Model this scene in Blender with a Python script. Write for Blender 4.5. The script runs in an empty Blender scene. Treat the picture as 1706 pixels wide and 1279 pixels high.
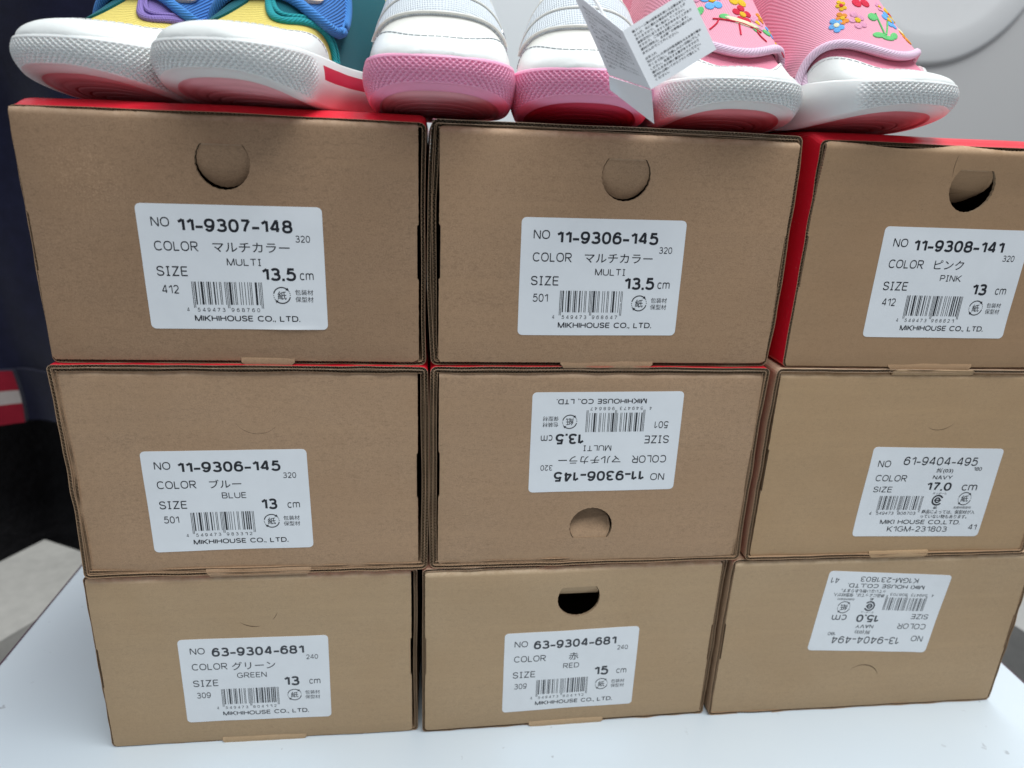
import bpy, bmesh, math, random
import numpy as np
from mathutils import Vector, Matrix, noise
from mathutils.geometry import delaunay_2d_cdt

PI = math.pi
S = 0.001                      # everything below is written in millimetres
SC = bpy.context.scene
COL = SC.collection
random.seed(7)

# ------------------------------------------------------------------ camera
cam_d = bpy.data.cameras.new('camera')
cam = bpy.data.objects.new('camera', cam_d)
COL.objects.link(cam)
right = Vector((0.99325, -0.10863, 0.04097))
up = Vector((-0.00345, 0.32580, 0.94543))
fwd = Vector((0.11605, 0.93919, -0.32326))
right = (right - fwd * right.dot(fwd)).normalized()
up = fwd.cross(right) * -1
up = (up if up.z > 0 else -up).normalized()
m = Matrix.Identity(4)
for i in range(3):
    m[i][0] = right[i]; m[i][1] = up[i]; m[i][2] = -fwd[i]
    m[i][3] = (-36.5, -272.35, 275.4)[i] * S
cam.matrix_world = m
cam_d.sensor_width = 36; cam_d.lens = 24.51
cam_d.clip_start = 0.01; cam_d.clip_end = 50
cam_d.dof.use_dof = True
cam_d.dof.focus_distance = 0.292
cam_d.dof.aperture_fstop = 9.0
SC.camera = cam

# ------------------------------------------------------------------ world, lamps, exposure
w = bpy.data.worlds.new('World'); SC.world = w; w.use_nodes = True
bgn = w.node_tree.nodes['Background']
bgn.inputs[0].default_value = (0.80, 0.87, 0.96, 1)
bgn.inputs[1].default_value = 0.36

def area(name, loc, target, sx, sy, power, color):
    d = bpy.data.lights.new(name, 'AREA'); d.shape = 'RECTANGLE'
    d.size = sx; d.size_y = sy; d.energy = power; d.color = color
    o = bpy.data.objects.new(name, d); COL.objects.link(o)
    o.location = loc
    o.rotation_euler = (Vector(target) - Vector(loc)).to_track_quat('-Z', 'Y').to_euler()
    return o
area('ceiling_lamp_front', (0.20, -0.50, 1.75), (0.0, -0.10, 0.1), 1.3, 0.6, 22, (0.93, 0.98, 1.0))
area('ceiling_lamp_back', (0.45, 0.35, 1.9), (0.15, 0.3, 0.0), 1.2, 0.5, 18, (0.95, 0.99, 1.0))
SC.view_settings.view_transform = 'Standard'
SC.view_settings.look = 'None'
SC.view_settings.exposure = 0.05
SC.view_settings.gamma = 1.0
SC.cycles.max_bounces = 8

# ------------------------------------------------------------------ helpers
def tag(o, label=None, cat=None, group=None, kind=None):
    if label: o['label'] = label
    if cat: o['category'] = cat
    if group: o['group'] = group
    if kind: o['kind'] = kind
    return o

def empty(name, loc, rz=0.0):
    o = bpy.data.objects.new(name, None); COL.objects.link(o)
    o.empty_display_size = 0.01
    o.location = Vector(loc) * S; o.rotation_euler = (0, 0, rz)
    return o

class MB:
    """collects vertices and faces (mm) for one mesh object"""
    def __init__(self): self.v = []; self.f = []; self.mi = []; self.sm = []; self.uv = None
    def add(self, verts, faces, mat=0, smooth=False):
        n = len(self.v)
        self.v.extend([tuple(p) for p in verts])
        for k, f in enumerate(faces):
            self.f.append(tuple(i + n for i in f))
            self.mi.append(mat if isinstance(mat, int) else mat[k]); self.sm.append(smooth)
        return n
    def box(self, x0, x1, y0, y1, z0, z1, mat=0):
        v = [(x, y, z) for x in (x0, x1) for y in (y0, y1) for z in (z0, z1)]
        self.add(v, [(0, 1, 3, 2), (4, 6, 7, 5), (0, 4, 5, 1), (2, 3, 7, 6), (0, 2, 6, 4), (1, 5, 7, 3)], mat)
    def grid(self, P, mat=0, smooth=True, closeu=False, closev=False, flip=False):
        """P: rows of points"""
        nu, nv = len(P), len(P[0])
        v = [p for r in P for p in r]; f = []
        for i in range(nu if closeu else nu - 1):
            for j in range(nv if closev else nv - 1):
                a = i * nv + j; b = i * nv + (j + 1) % nv
                c = ((i + 1) % nu) * nv + (j + 1) % nv; d = ((i + 1) % nu) * nv + j
                f.append((a, d, c, b) if flip else (a, b, c, d))
        self.add(v, f, mat, smooth)
    def tube(self, pts, r, n=8, mat=0, caps=True, closed=False, flat=1.0, nrm=None):
        pts = [Vector(p) for p in pts]; N = len(pts); P = []
        ref = Vector((0, 0, 1))
        for i, p in enumerate(pts):
            a = pts[(i - 1) % N] if closed else pts[max(i - 1, 0)]
            b = pts[(i + 1) % N] if closed else pts[min(i + 1, N - 1)]
            t = (b - a)
            t = t.normalized() if t.length > 1e-9 else Vector((1, 0, 0))
            rf = nrm[i] if nrm else ref
            s1 = t.cross(rf)
            if s1.length < 1e-3: s1 = t.cross(Vector((0, 1, 0)))
            s1.normalize(); s2 = s1.cross(t).normalized()
            rr = r[i] if isinstance(r, (list, tuple)) else r
            P.append([p + s1 * (rr * math.cos(2 * PI * k / n)) + s2 * (rr * flat * math.sin(2 * PI * k / n)) for k in range(n)])
        n0 = len(self.v)
        self.grid(P, mat, True, closeu=closed, closev=True)
        if caps and not closed:
            self.f.append(tuple(n0 + k for k in range(n))); self.mi.append(mat); self.sm.append(False)
            self.f.append(tuple(n0 + (N - 1) * n + k for k in reversed(range(n)))); self.mi.append(mat); self.sm.append(False)
    def build(self, name, mats, parent=None, scale=S):
        me = bpy.data.meshes.new(name)
        me.from_pydata([(p[0] * scale, p[1] * scale, p[2] * scale) for p in self.v], [], self.f)
        if not isinstance(mats, (list, tuple)): mats = [mats]
        for mt in mats: me.materials.append(mt)
        me.polygons.foreach_set('material_index', self.mi)
        me.polygons.foreach_set('use_smooth', self.sm)
        if self.uv is not None:
            uvl = me.uv_layers.new(name='uv')
            li = np.zeros(len(me.loops), np.int32); me.loops.foreach_get('vertex_index', li)
            uvl.data.foreach_set('uv', np.asarray(self.uv, np.float32)[li].ravel())
        me.update()
        o = bpy.data.objects.new(name, me); COL.objects.link(o)
        if parent: o.parent = parent
        return o

# ------------------------------------------------------------------ materials
class NT:
    def __init__(self, name):
        self.m = bpy.data.materials.new(name); self.m.use_nodes = True
        self.t = self.m.node_tree; self.b = self.t.nodes['Principled BSDF']
    def n(self, typ, **kw):
        x = self.t.nodes.new(typ)
        for k, v in kw.items():
            if k.startswith('i_'):
                key = k[2:]
                x.inputs[int(key) if key.isdigit() else key.replace('_', ' ')].default_value = v
            else: setattr(x, k, v)
        return x
    def l(self, a, b): self.t.links.new(a, b)
    def mix(self, fac, a, b):
        x = self.t.nodes.new('ShaderNodeMix'); x.data_type = 'RGBA'
        for sock, val in ((x.inputs[0], fac), (x.inputs[6], a), (x.inputs[7], b)):
            if hasattr(val, 'links'): self.l(val, sock)
            elif isinstance(val, (int, float)): sock.default_value = val
            else: sock.default_value = (*val, 1) if len(val) == 3 else val
        return x.outputs[2]
    def ramp(self, fac, p0, p1, c0=0.0, c1=1.0):
        x = self.t.nodes.new('ShaderNodeMapRange'); x.clamp = True
        self.l(fac, x.inputs[0])
        for i, v in zip((1, 2, 3, 4), (p0, p1, c0, c1)): x.inputs[i].default_value = v
        return x.outputs[0]
    def math(self, op, a, b=0.0):
        x = self.t.nodes.new('ShaderNodeMath'); x.operation = op
        for s, v in zip(x.inputs, (a, b)):
            if hasattr(v, 'links'): self.l(v, s)
            else: s.default_value = v
        return x.outputs[0]
    def bump(self, h, strength, dist):
        x = self.t.nodes.new('ShaderNodeBump'); x.inputs['Strength'].default_value = strength
        x.inputs['Distance'].default_value = dist
        self.l(h, x.inputs['Height']); self.l(x.outputs[0], self.b.inputs['Normal'])
        return x
    def noise(self, vec, scale, detail=3, rough=0.5):
        x = self.t.nodes.new('ShaderNodeTexNoise')
        x.inputs['Scale'].default_value = scale; x.inputs['Detail'].default_value = detail
        x.inputs['Roughness'].default_value = rough
        if vec is not None: self.l(vec, x.inputs['Vector'])
        return x.outputs['Fac']
    def set(self, **kw):
        for k, v in kw.items():
            s = self.b.inputs[k.replace('_', ' ')]
            s.default_value = (*v, 1) if isinstance(v, tuple) and len(v) == 3 else v
        return self

def kraft(name, base, scuff=None, grain=1.0):
    k = NT(name)
    tc = k.n('ShaderNodeTexCoord'); oi = k.n('ShaderNodeObjectInfo')
    add = k.n('ShaderNodeVectorMath', operation='ADD')
    sc = k.n('ShaderNodeVectorMath', operation='SCALE')
    k.l(oi.outputs['Location'], sc.inputs[0]); sc.inputs['Scale'].default_value = 17.0
    k.l(tc.outputs['Object'], add.inputs[0]); k.l(sc.outputs[0], add.inputs[1])
    v = add.outputs[0]
    st = k.n('ShaderNodeMapping'); st.inputs['Scale'].default_value = (0.35, 1, 1)
    k.l(v, st.inputs['Vector'])
    big = k.noise(v, 28, 4, 0.6)
    mid = k.noise(v, 420, 4, 0.7)
    fine = k.noise(v, 1900, 3, 0.7)
    fib = k.noise(st.outputs[0], 1100, 2, 0.6)
    blot = k.noise(v, 900, 2, 0.5)
    st2 = k.n('ShaderNodeMapping'); st2.inputs['Scale'].default_value = (0.06, 1, 1)
    k.l(v, st2.inputs['Vector']); streak = k.noise(st2.outputs[0], 170, 4, .65)
    d = tuple(c * 0.62 for c in base); l = tuple(min(1, c * 1.26) for c in base)
    c1 = k.mix(k.ramp(mid, 0.32, 0.68), tuple(c * (1 - .07 * grain) for c in base), tuple(c * (1 + .07 * grain) for c in base))
    c1 = k.mix(k.math('MULTIPLY', k.ramp(fine, 0.28, 0.46, 1, 0), 0.7 * grain), c1, d)
    c2 = k.mix(k.math('MULTIPLY', k.ramp(fine, 0.50, 0.70), 0.75 * grain), c1, l)
    c3 = k.mix(k.math('MULTIPLY', k.ramp(fib, 0.54, 0.70), 0.40 * grain), c2, d)
    c4 = k.mix(k.math('MULTIPLY', k.ramp(blot, 0.74, 0.80), 0.5), c3, tuple(c * 0.35 for c in base))
    c5 = k.mix(k.math('MULTIPLY', k.ramp(big, 0.35, 0.7), 0.35), c4, tuple(c * f for c, f in zip(base, (0.92, 0.86, 0.78))))
    c5 = k.mix(k.math('MULTIPLY', k.ramp(streak, .48, .72), .30), c5, tuple(c * f for c, f in zip(base, (1.16, 1.15, 1.10))))
    if scuff:
        sep = k.n('ShaderNodeSeparateXYZ'); k.l(tc.outputs['Object'], sep.inputs[0])
        dx = k.math('MULTIPLY', k.math('SUBTRACT', sep.outputs[0], scuff[0] * S), 1 / (scuff[2] * S))
        dz = k.math('MULTIPLY', k.math('SUBTRACT', sep.outputs[2], scuff[1] * S), 1 / (scuff[3] * S))
        rr = k.math('ADD', k.math('MULTIPLY', dx, dx), k.math('MULTIPLY', dz, dz))
        near = k.ramp(rr, 0.1, 1.0, 1.0, 0.0)
        scn = k.noise(v, 1150, 5, 0.75)
        wv = k.n('ShaderNodeTexVoronoi', feature='DISTANCE_TO_EDGE'); wv.inputs['Scale'].default_value = 260
        k.l(v, wv.inputs['Vector'])
        crk = k.ramp(wv.outputs['Distance'], 0.0, 0.05, 0.5, 0.0)
        msk = k.math('MULTIPLY', near, k.math('ADD', k.ramp(scn, 0.52, 0.62, 0, 0.55), k.math('MULTIPLY', crk, .25)))
        c5 = k.mix(msk, c5, tuple(min(1, c * 1.5) for c in base))
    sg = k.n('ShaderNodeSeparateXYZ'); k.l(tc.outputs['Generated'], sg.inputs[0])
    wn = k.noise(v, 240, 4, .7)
    wear_and_light = k.math('MULTIPLY', k.ramp(sg.outputs[2], .966, .984), k.ramp(wn, .32, .62, .15, .8))  # paler top fold: worn paper plus painted light along the edge
    c5 = k.mix(wear_and_light, c5, tuple(min(1, c * f) for c, f in zip(base, (1.45, 1.6, 1.8))))
    k.l(c5, k.b.inputs['Base Color'])
    k.set(Roughness=0.82); k.b.inputs['Specular IOR Level'].default_value = 0.25
    h = k.math('ADD', k.math('MULTIPLY', mid, 0.15), k.math('MULTIPLY', fine, 0.6))
    k.bump(h, 0.30 * grain, 0.0003)
    return k.m

KB = (0.41, 0.266, 0.163)
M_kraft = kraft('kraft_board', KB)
tint = lambda r, g, b: (KB[0] * r, KB[1] * g, KB[2] * b)
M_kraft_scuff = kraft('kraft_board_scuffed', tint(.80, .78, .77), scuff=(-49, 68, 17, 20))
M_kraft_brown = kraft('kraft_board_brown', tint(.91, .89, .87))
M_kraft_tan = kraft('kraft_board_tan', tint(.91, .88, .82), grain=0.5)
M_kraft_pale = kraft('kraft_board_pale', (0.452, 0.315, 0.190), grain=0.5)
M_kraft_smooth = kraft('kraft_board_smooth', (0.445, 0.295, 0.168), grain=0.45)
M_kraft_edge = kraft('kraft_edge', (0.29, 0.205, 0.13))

def coated(name, c, rough=0.35, wear_and_light=0.0):
    k = NT(name); tc = k.n('ShaderNodeTexCoord')
    n1 = k.noise(tc.outputs['Object'], 60, 3); n2 = k.noise(tc.outputs['Object'], 900, 3, .7)
    col = k.mix(k.ramp(n1, .3, .7), tuple(x * .9 for x in c), c)
    if wear_and_light:
        col = k.mix(k.math('MULTIPLY', k.ramp(n2, .66, .72), wear_and_light), col, (.75, .6, .55))
    k.l(col, k.b.inputs['Base Color']); k.set(Roughness=rough)
    k.bump(n1, .15, .002)
    return k.m
M_red = coated('red_coated_board', (0.76, 0.016, 0.036), 0.33, 0.5)

def plain(name, c, rough=0.5, spec=0.5, bump=None, sheen=0.0, var=0.08, coat=0.0, sss=0.0):
    k = NT(name); tc = k.n('ShaderNodeTexCoord')
    n1 = k.noise(tc.outputs['Object'], 90, 4, .6)
    col = k.mix(k.ramp(n1, .3, .7), tuple(x * (1 - var) for x in c), tuple(min(1, x * (1 + var)) for x in c))
    k.l(col, k.b.inputs['Base Color']); k.set(Roughness=rough)
    k.b.inputs['Specular IOR Level'].default_value = spec
    k.b.inputs['Sheen Weight'].default_value = sheen
    k.b.inputs['Coat Weight'].default_value = coat
    if sss:
        k.b.inputs['Subsurface Weight'].default_value = sss
        k.b.inputs['Subsurface Radius'].default_value = (1, .6, .5); k.b.inputs['Subsurface Scale'].default_value = .002
    if bump:
        n2 = k.noise(tc.outputs['Object'], bump[0], 3, .6); k.bump(n2, bump[1], bump[2])
    return k.m

def fabric(name, c, per=1.0, ang=0.0, depth=0.7, contrast=0.35, knit=False, sheen=0.06):
    """ribbed or twill cloth: ribs run along the mesh's own uv (uv in millimetres)"""
    k = NT(name); uv = k.n('ShaderNodeUVMap'); uv.uv_map = 'uv'
    tc = k.n('ShaderNodeTexCoord')
    mp = k.n('ShaderNodeMapping'); mp.inputs['Rotation'].default_value = (0, 0, ang)
    k.l(uv.outputs[0], mp.inputs['Vector'])
    sep = k.n('ShaderNodeSeparateXYZ'); k.l(mp.outputs[0], sep.inputs[0])
    nz = k.noise(uv.outputs[0], 0.8, 3, .6)
    x = k.math('ADD', k.math('MULTIPLY', sep.outputs[0], 2 * PI / per), k.math('MULTIPLY', nz, 1.6))
    s = k.math('SINE', x)
    if knit:
        s2 = k.math('SINE', k.math('MULTIPLY', sep.outputs[1], 2 * PI / per))
        s = k.math('MULTIPLY', s, s2)
    fac = k.ramp(s, -1, 1)
    n2 = k.noise(tc.outputs['Object'], 2500, 3, .6)
    col = k.mix(fac, tuple(v * (1 - contrast) for v in c), tuple(min(1, v * 1.08) for v in c))
    col = k.mix(k.math('MULTIPLY', k.ramp(n2, .4, .7), .25), col, tuple(min(1, v * 1.3 + .02) for v in c))
    k.l(col, k.b.inputs['Base Color']); k.set(Roughness=.9)
    k.b.inputs['Specular IOR Level'].default_value = .2
    k.b.inputs['Sheen Weight'].default_value = sheen
    h = k.math('ADD', fac, k.math('MULTIPLY', n2, .6))
    k.bump(h, depth, .0004)
    return k.m

M_label = plain('white_label_paper', (0.80, 0.815, 0.83), 0.36, 0.5, bump=(45, .12, .0012), var=.02)
M_ink = plain('black_ink', (0.012, 0.014, 0.02), 0.5, 0.4, var=.02)
M_ink_grey = plain('thin_black_ink', (0.045, 0.05, 0.06), 0.5, 0.4, var=.02)
M_void = plain('dark_paper', (0.05, 0.04, 0.035), 0.9, 0.1)
M_table = plain('white_laminate', (0.76, 0.79, 0.83), 0.32, 0.5, var=.015)
M_white_leather = plain('white_leather', (0.82, 0.83, 0.80), 0.36, 0.5, bump=(130, .22, .0012), var=.02)
M_cream_leather = plain('cream_leather', (0.80, 0.78, 0.72), 0.45, 0.4, bump=(420, .2, .0006), var=.03)
M_white_rubber = plain('white_rubber', (0.80, 0.80, 0.78), 0.42, 0.5, var=.02, sss=.1)
M_pink_rubber = plain('pink_rubber', (0.92, 0.38, 0.56), 0.42, 0.5, var=.03, sss=.1)
M_red_rubber = plain('red_rubber', (0.60, 0.02, 0.06), 0.4, 0.5, var=.03)
M_tread_red = plain('red_bounce_sole_rubber', (0.66, 0.06, 0.11), 0.4, 0.5, var=.05)  # red rubber, with red bounce from the box top painted in
M_tread_salmon = plain('salmon_bounce_sole_rubber', (0.78, 0.24, 0.26), 0.4, 0.5, var=.06)  # salmon tint paints in red light bounced off the box tops
M_tread_white = plain('pale_sole_rubber', (0.78, 0.74, 0.73), 0.4, 0.5, var=.03)
M_tread_pink = plain('rose_bounce_sole_rubber', (0.84, 0.42, 0.45), 0.4, 0.5, var=.03)  # rose tint partly paints in the red sleeves' bounce under the toes
M_yellow = fabric('yellow_corduroy', (0.80, 0.64, 0.17), 1.15, 0, .8, .22)
M_teal = fabric('teal_cloth', (0.006, 0.13, 0.165), 0.8, .6, .5, .25)
M_teal_pipe = fabric('teal_piping', (0.02, 0.33, 0.36), 0.9, .9, .6, .25)
M_denim = fabric('blue_denim', (0.055, 0.20, 0.56), 1.1, 1.57, .8, .45)
M_denim_bind = fabric('blue_binding', (0.07, 0.26, 0.66), 1.0, .8, .7, .3)
M_purple = fabric('purple_cloth', (0.27, 0.19, 0.50), 1.2, .7, .7, .3, knit=True)
M_tan = plain('tan_suede', (0.72, 0.55, 0.42), 0.85, .2, bump=(1500, .4, .0005), sheen=.3)
M_pinkcloth = fabric('pink_twill', (0.82, 0.36, 0.46), 0.85, 1.35, .35, .16)
M_pinkcloth_deep = fabric('deep_pink_twill', (0.80, 0.27, 0.37), 0.85, 1.35, .35, .16)
M_pinkpipe = fabric('pale_pink_piping', (0.83, 0.60, 0.74), 1.0, .8, .6, .18)
M_knit = fabric('white_knit_tape', (0.72, 0.76, 0.80), 1.5, .78, 1.0, .22, knit=True)
M_thread_w = plain('white_thread', (0.8, 0.8, 0.8), .7, .3)
M_thread_g = plain('grey_thread', (0.42, 0.45, 0.47), .7, .3)
M_thread_b = plain('dark_blue_thread', (0.02, 0.06, 0.28), .7, .3)
M_metal = NT('silver_eyelet').set(Base_Color=(.8, .8, .82), Metallic=1.0, Roughness=.2).m
EMB = {n: plain(n + '_embroidery', c, .85, .2, bump=(2600, .8, .0006), var=.15) for n, c in dict(
    red=(.72, .03, .07), yellow=(.85, .52, .03), blue=(.16, .45, .85), green=(.16, .58, .20), rose=(.82, .36, .52), orange=(.85, .30, .05), leaf=(.35, .60, .12), cream=(.85, .80, .55)).items()}

# ------------------------------------------------------------------ text as mesh
_cache = {}
def arc_(cx, cy, rx, ry, a0, a1, n=16):
    o = []
    for k in range(n + 1):
        a = math.radians(a0 + (a1 - a0) * k / n); c, d = math.cos(a), math.sin(a)
        o.append((cx + rx * math.copysign(abs(c) ** .86, c), cy + ry * math.copysign(abs(d) ** .86, d)))
    return o
def spl(P, n=5):
    o = []
    for i in range(len(P) - 1):
        p0, p1, p2, p3 = P[max(i - 1, 0)], P[i], P[i + 1], P[min(i + 2, len(P) - 1)]
        for k in range(n):
            t = k / n
            o.append(tuple(.5 * (2 * p1[c] + (p2[c] - p0[c]) * t + (2 * p0[c] - 5 * p1[c] + 4 * p2[c] - p3[c]) * t * t + (3 * p1[c] - p0[c] - 3 * p2[c] + p3[c]) * t ** 3) for c in (0, 1)))
    return o + [P[-1]]
C_ = lambda *a: ('c', arc_(*a))                  # closed loop
# skeletons of a plain sans alphabet: 's' strokes in the unit box, 'd' diagonals with level ends
SIX = spl([(.95, .83), (.76, .97), (.52, 1), (.26, .92), (.07, .70), (0, .42), (0, .32)])
SKEL = {
 '0': (.64, [C_(.5, .5, .5, .5, 0, 360, 28)]),
 '1': (.40, [('s', [(0, .76), (.45, .86), (.86, 1)]), ('s', [(1, 1), (1, 0)])]),
 '2': (.64, [('s', arc_(.49, .70, .47, .30, 165, -18, 14) + [(.62, .37), (.25, .15), (.03, 0)]), ('s', [(0, 0), (1, 0)])]),
 '3': (.64, [('s', arc_(.47, .765, .44, .235, 155, -90, 14)), ('s', arc_(.48, .265, .52, .265, 90, -158, 16)), ('s', [(.32, .53), (.5, .53)])]),
 '4': (.68, [('s', [(.76, 0), (.76, 1)]), ('s', [(0, .26), (1, .26)]), ('d', 0, .26, .70, 1)]),
 '5': (.64, [('s', [(.92, 1), (.22, 1), (.10, .50)]), ('s', arc_(.46, .335, .54, .335, 138, -155, 18))]),
 '6': (.64, [C_(.5, .32, .5, .32, 0, 360, 24), ('s', SIX)]),
 '7': (.62, [('s', [(0, 1), (1, 1)]), ('s', spl([(1, 1), (.66, .62), (.44, .28), (.34, 0)]))]),
 '8': (.64, [C_(.5, .765, .43, .235, 0, 360, 22), C_(.5, .27, .5, .27, 0, 360, 24)]),
 '9': (.64, [C_(.5, .68, .5, .32, 0, 360, 24), ('s', [(1 - a, 1 - b) for a, b in SIX])]),
 '-': (.36, [('h', .36)]), '.': (0, [('dot', 0)]), ',': (0, [('dot', 1)]), ' ': (.26, []),
 'N': (.74, [('s', [(0, 0), (0, 1)]), ('s', [(1, 0), (1, 1)]), ('d', 0, 1, 1, 0)]),
 'O': (.86, [C_(.5, .5, .5, .5, 0, 360, 30)]), 'C': (.80, [('s', arc_(.54, .5, .54, .5, 42, 318, 22))]),
 'L': (.56, [('s', [(0, 1), (0, 0), (1, 0)])]),
 'R': (.74, [('s', [(0, 0), (0, 1), (.6, 1)] + arc_(.6, .735, .36, .265, 90, -90, 10)[1:] + [(0, .47)]), ('d', .42, .47, 1, 0)]),
 'S': (.68, [('s', spl([(.94, .80), (.78, .96), (.5, 1), (.2, .95), (.05, .77), (.15, .60), (.5, .51), (.85, .42), (.98, .24), (.82, .06), (.5, 0), (.2, .04), (.02, .22)]))]),
 'I': (0, [('s', [(0, 0), (0, 1)])]), 'J': (.34, [('s', [(.5, 0), (.5, 1)]), ('s', [(0, 0), (1, 0)]), ('s', [(0, 1), (1, 1)])]),
 'Z': (.66, [('s', [(0, 1), (1, 1)]), ('s', [(0, 0), (1, 0)]), ('d', 0, 0, 1, 1)]),
 'E': (.60, [('s', [(0, 0), (0, 1)]), ('s', [(0, 1), (1, 1)]), ('s', [(0, .52), (.9, .52)]), ('s', [(0, 0), (1, 0)])]),
 'M': (.88, [('s', [(0, 0), (0, 1)]), ('s', [(1, 0), (1, 1)]), ('d', 0, 1, .5, 0), ('d', 1, 1, .5, 0)]),
 'U': (.74, [('s', [(0, 1), (0, .36)] + arc_(.5, .36, .5, .36, 180, 360, 14)[1:] + [(1, 1)])]),
 'T': (.72, [('s', [(0, 1), (1, 1)]), ('s', [(.5, 1), (.5, 0)])]),
 'B': (.68, [('s', [(0, 0), (0, 1), (.6, 1)] + arc_(.58, .765, .34, .235, 90, -90, 10)[1:] + [(0, .53)]), ('s', [(.55, .53)] + arc_(.6, .265, .4, .265, 90, -90, 12)[1:] + [(0, 0)])]),
 'P': (.66, [('s', [(0, 0), (0, 1), (.6, 1)] + arc_(.6, .725, .4, .275, 90, -90, 10)[1:] + [(0, .45)])]),
 'K': (.72, [('s', [(0, 0), (0, 1)]), ('d', 0, .36, 1, 1), ('d', .26, .55, 1, 0)]),
 'G': (.84, [('s', arc_(.52, .5, .52, .5, 42, 345, 24)), ('s', [(.58, .46), (1, .46), (1, .12)])]),
 'D': (.76, [('s', [(.5, 0), (0, 0), (0, 1), (.5, 1)]), ('s', arc_(.5, .5, .5, .5, 90, -90, 16))]),
 'H': (.72, [('s', [(0, 0), (0, 1)]), ('s', [(1, 0), (1, 1)]), ('s', [(0, .52), (1, .52)])]),
 'A': (.80, [('d', 0, 0, .5, 1), ('d', 1, 0, .5, 1), ('s', [(.2, .32), (.8, .32)])]),
 'V': (.80, [('d', 0, 1, .5, 0), ('d', 1, 1, .5, 0)]), 'Y': (.80, [('d', 0, 1, .5, .42), ('d', 1, 1, .5, .42), ('s', [(.5, .5), (.5, 0)])]),
 'c': (.56, [('s', [(x, y * .74) for x, y in arc_(.55, .5, .55, .5, 45, 315, 18)])]),
 'm': (.98, [('s', [(0, 0), (0, .74)]), ('s', [(0, .45)] + arc_(.25, .5, .25, .24, 170, 0, 10) + [(.5, 0)]), ('s', [(.5, .45)] + arc_(.75, .5, .25, .24, 170, 0, 10) + [(1, 0)])]),
}
def stroke(P, t, closed):
    n = len(P) - (1 if closed else 0); L_ = []; R_ = []
    for i in range(n):
        p = P[i]; a = P[(i - 1) % n] if closed or i else P[0]; b = P[(i + 1) % n] if closed or i < n - 1 else P[-1]
        d1 = (p[0] - a[0], p[1] - a[1]); d2 = (b[0] - p[0], b[1] - p[1])
        l1 = math.hypot(*d1); l2 = math.hypot(*d2)
        if l1 < 1e-9: d1, l1 = d2, l2
        if l2 < 1e-9: d2, l2 = d1, l1
        n1 = (-d1[1] / l1, d1[0] / l1); n2 = (-d2[1] / l2, d2[0] / l2)
        mx, my = n1[0] + n2[0], n1[1] + n2[1]; ml = math.hypot(mx, my)
        if ml < .3: mx, my, ml = n1[0], n1[1], 1
        mx /= ml; my /= ml; k = t / 2 / max(.5, mx * n1[0] + my * n1[1])
        L_.append((p[0] + mx * k, p[1] + my * k)); R_.append((p[0] - mx * k, p[1] - my * k))
    return [(R_[i], R_[(i + 1) % n], L_[(i + 1) % n], L_[i]) for i in range(n if closed else n - 1)]
def latin(s, t):
    """lettering built from the skeletons, stroke weight t of the capital height"""
    x = 0; polys = []; gap = .15 if t < .14 else .10
    for i, ch in enumerate(s):
        w_, parts = SKEL[ch]; w_ *= .86 if t > .17 else 1; W_ = w_ + t
        mp = lambda q: (x + t / 2 + q[0] * w_, t / 2 + q[1] * (1 - t))
        for pt in parts:
            if pt[0] in 'sc': polys += stroke([mp(q) for q in pt[1]], t, pt[0] == 'c')
            elif pt[0] == 'd':
                xa, ya, xb, yb = pt[1:]
                X0, Y0 = mp((xa, ya)); X1, Y1 = mp((xb, yb))
                if ya in (0, 1): Y0 = ya
                if yb in (0, 1): Y1 = yb
                ln = math.hypot(X1 - X0, Y1 - Y0); hw_ = t / 2 * ln / abs(Y1 - Y0); sg = 1 if X1 > X0 else -1
                if ch == 'N': X0 += sg * (hw_ - t / 2); X1 -= sg * (hw_ - t / 2)
                q = [(X0 - hw_, Y0), (X0 + hw_, Y0), (X1 + hw_, Y1), (X1 - hw_, Y1)]
                polys.append(q if Y1 > Y0 else q[::-1])
            elif pt[0] == 'h': polys.append([(x, pt[1] - t / 2), (x + W_, pt[1] - t / 2), (x + W_, pt[1] + t / 2), (x, pt[1] + t / 2)])
            elif pt[0] == 'dot':
                polys.append([(x, 0), (x + t, 0), (x + t, t), (x, t)])
                if pt[1]: polys.append([(x + t * .2, -t * .9), (x + t * .5, -t * .9), (x + t, 0), (x + t * .4, 0)])
        x += W_ + gap
    v = []; f = []
    for q in polys:
        f.append(tuple(range(len(v), len(v) + len(q)))); v += list(q)
    return np.array(v), f
_cache = {}
def glyphs(s, bold=0.0):
    key = (s, bold)
    if key in _cache: return _cache[key]
    if all(c in SKEL for c in s):
        v, f = latin(s, bold if bold else .125)
        v = (v - v.min(0)) / np.maximum(v.max(0) - v.min(0), 1e-6)
        _cache[key] = (v, f); return v, f
    cu = bpy.data.curves.new('lettering', 'FONT'); cu.body = s; cu.size = 1
    cu.resolution_u = 4
    cu.offset = bold; cu.fill_mode = 'FRONT'; cu.dimensions = '2D'
    o = bpy.data.objects.new('lettering', cu); COL.objects.link(o)
    dg = bpy.context.evaluated_depsgraph_get(); dg.update()
    me = bpy.data.meshes.new_from_object(o.evaluated_get(dg))
    v = np.array([(p.co.x, p.co.y) for p in me.vertices]).reshape(-1, 2)
    f = [tuple(p.vertices) for p in me.polygons]
    bpy.data.objects.remove(o); bpy.data.curves.remove(cu); bpy.data.meshes.remove(me)
    if len(v):
        v = (v - v.min(0)) / np.maximum(v.max(0) - v.min(0), 1e-6)
    _cache[key] = (v, f)
    return v, f

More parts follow.
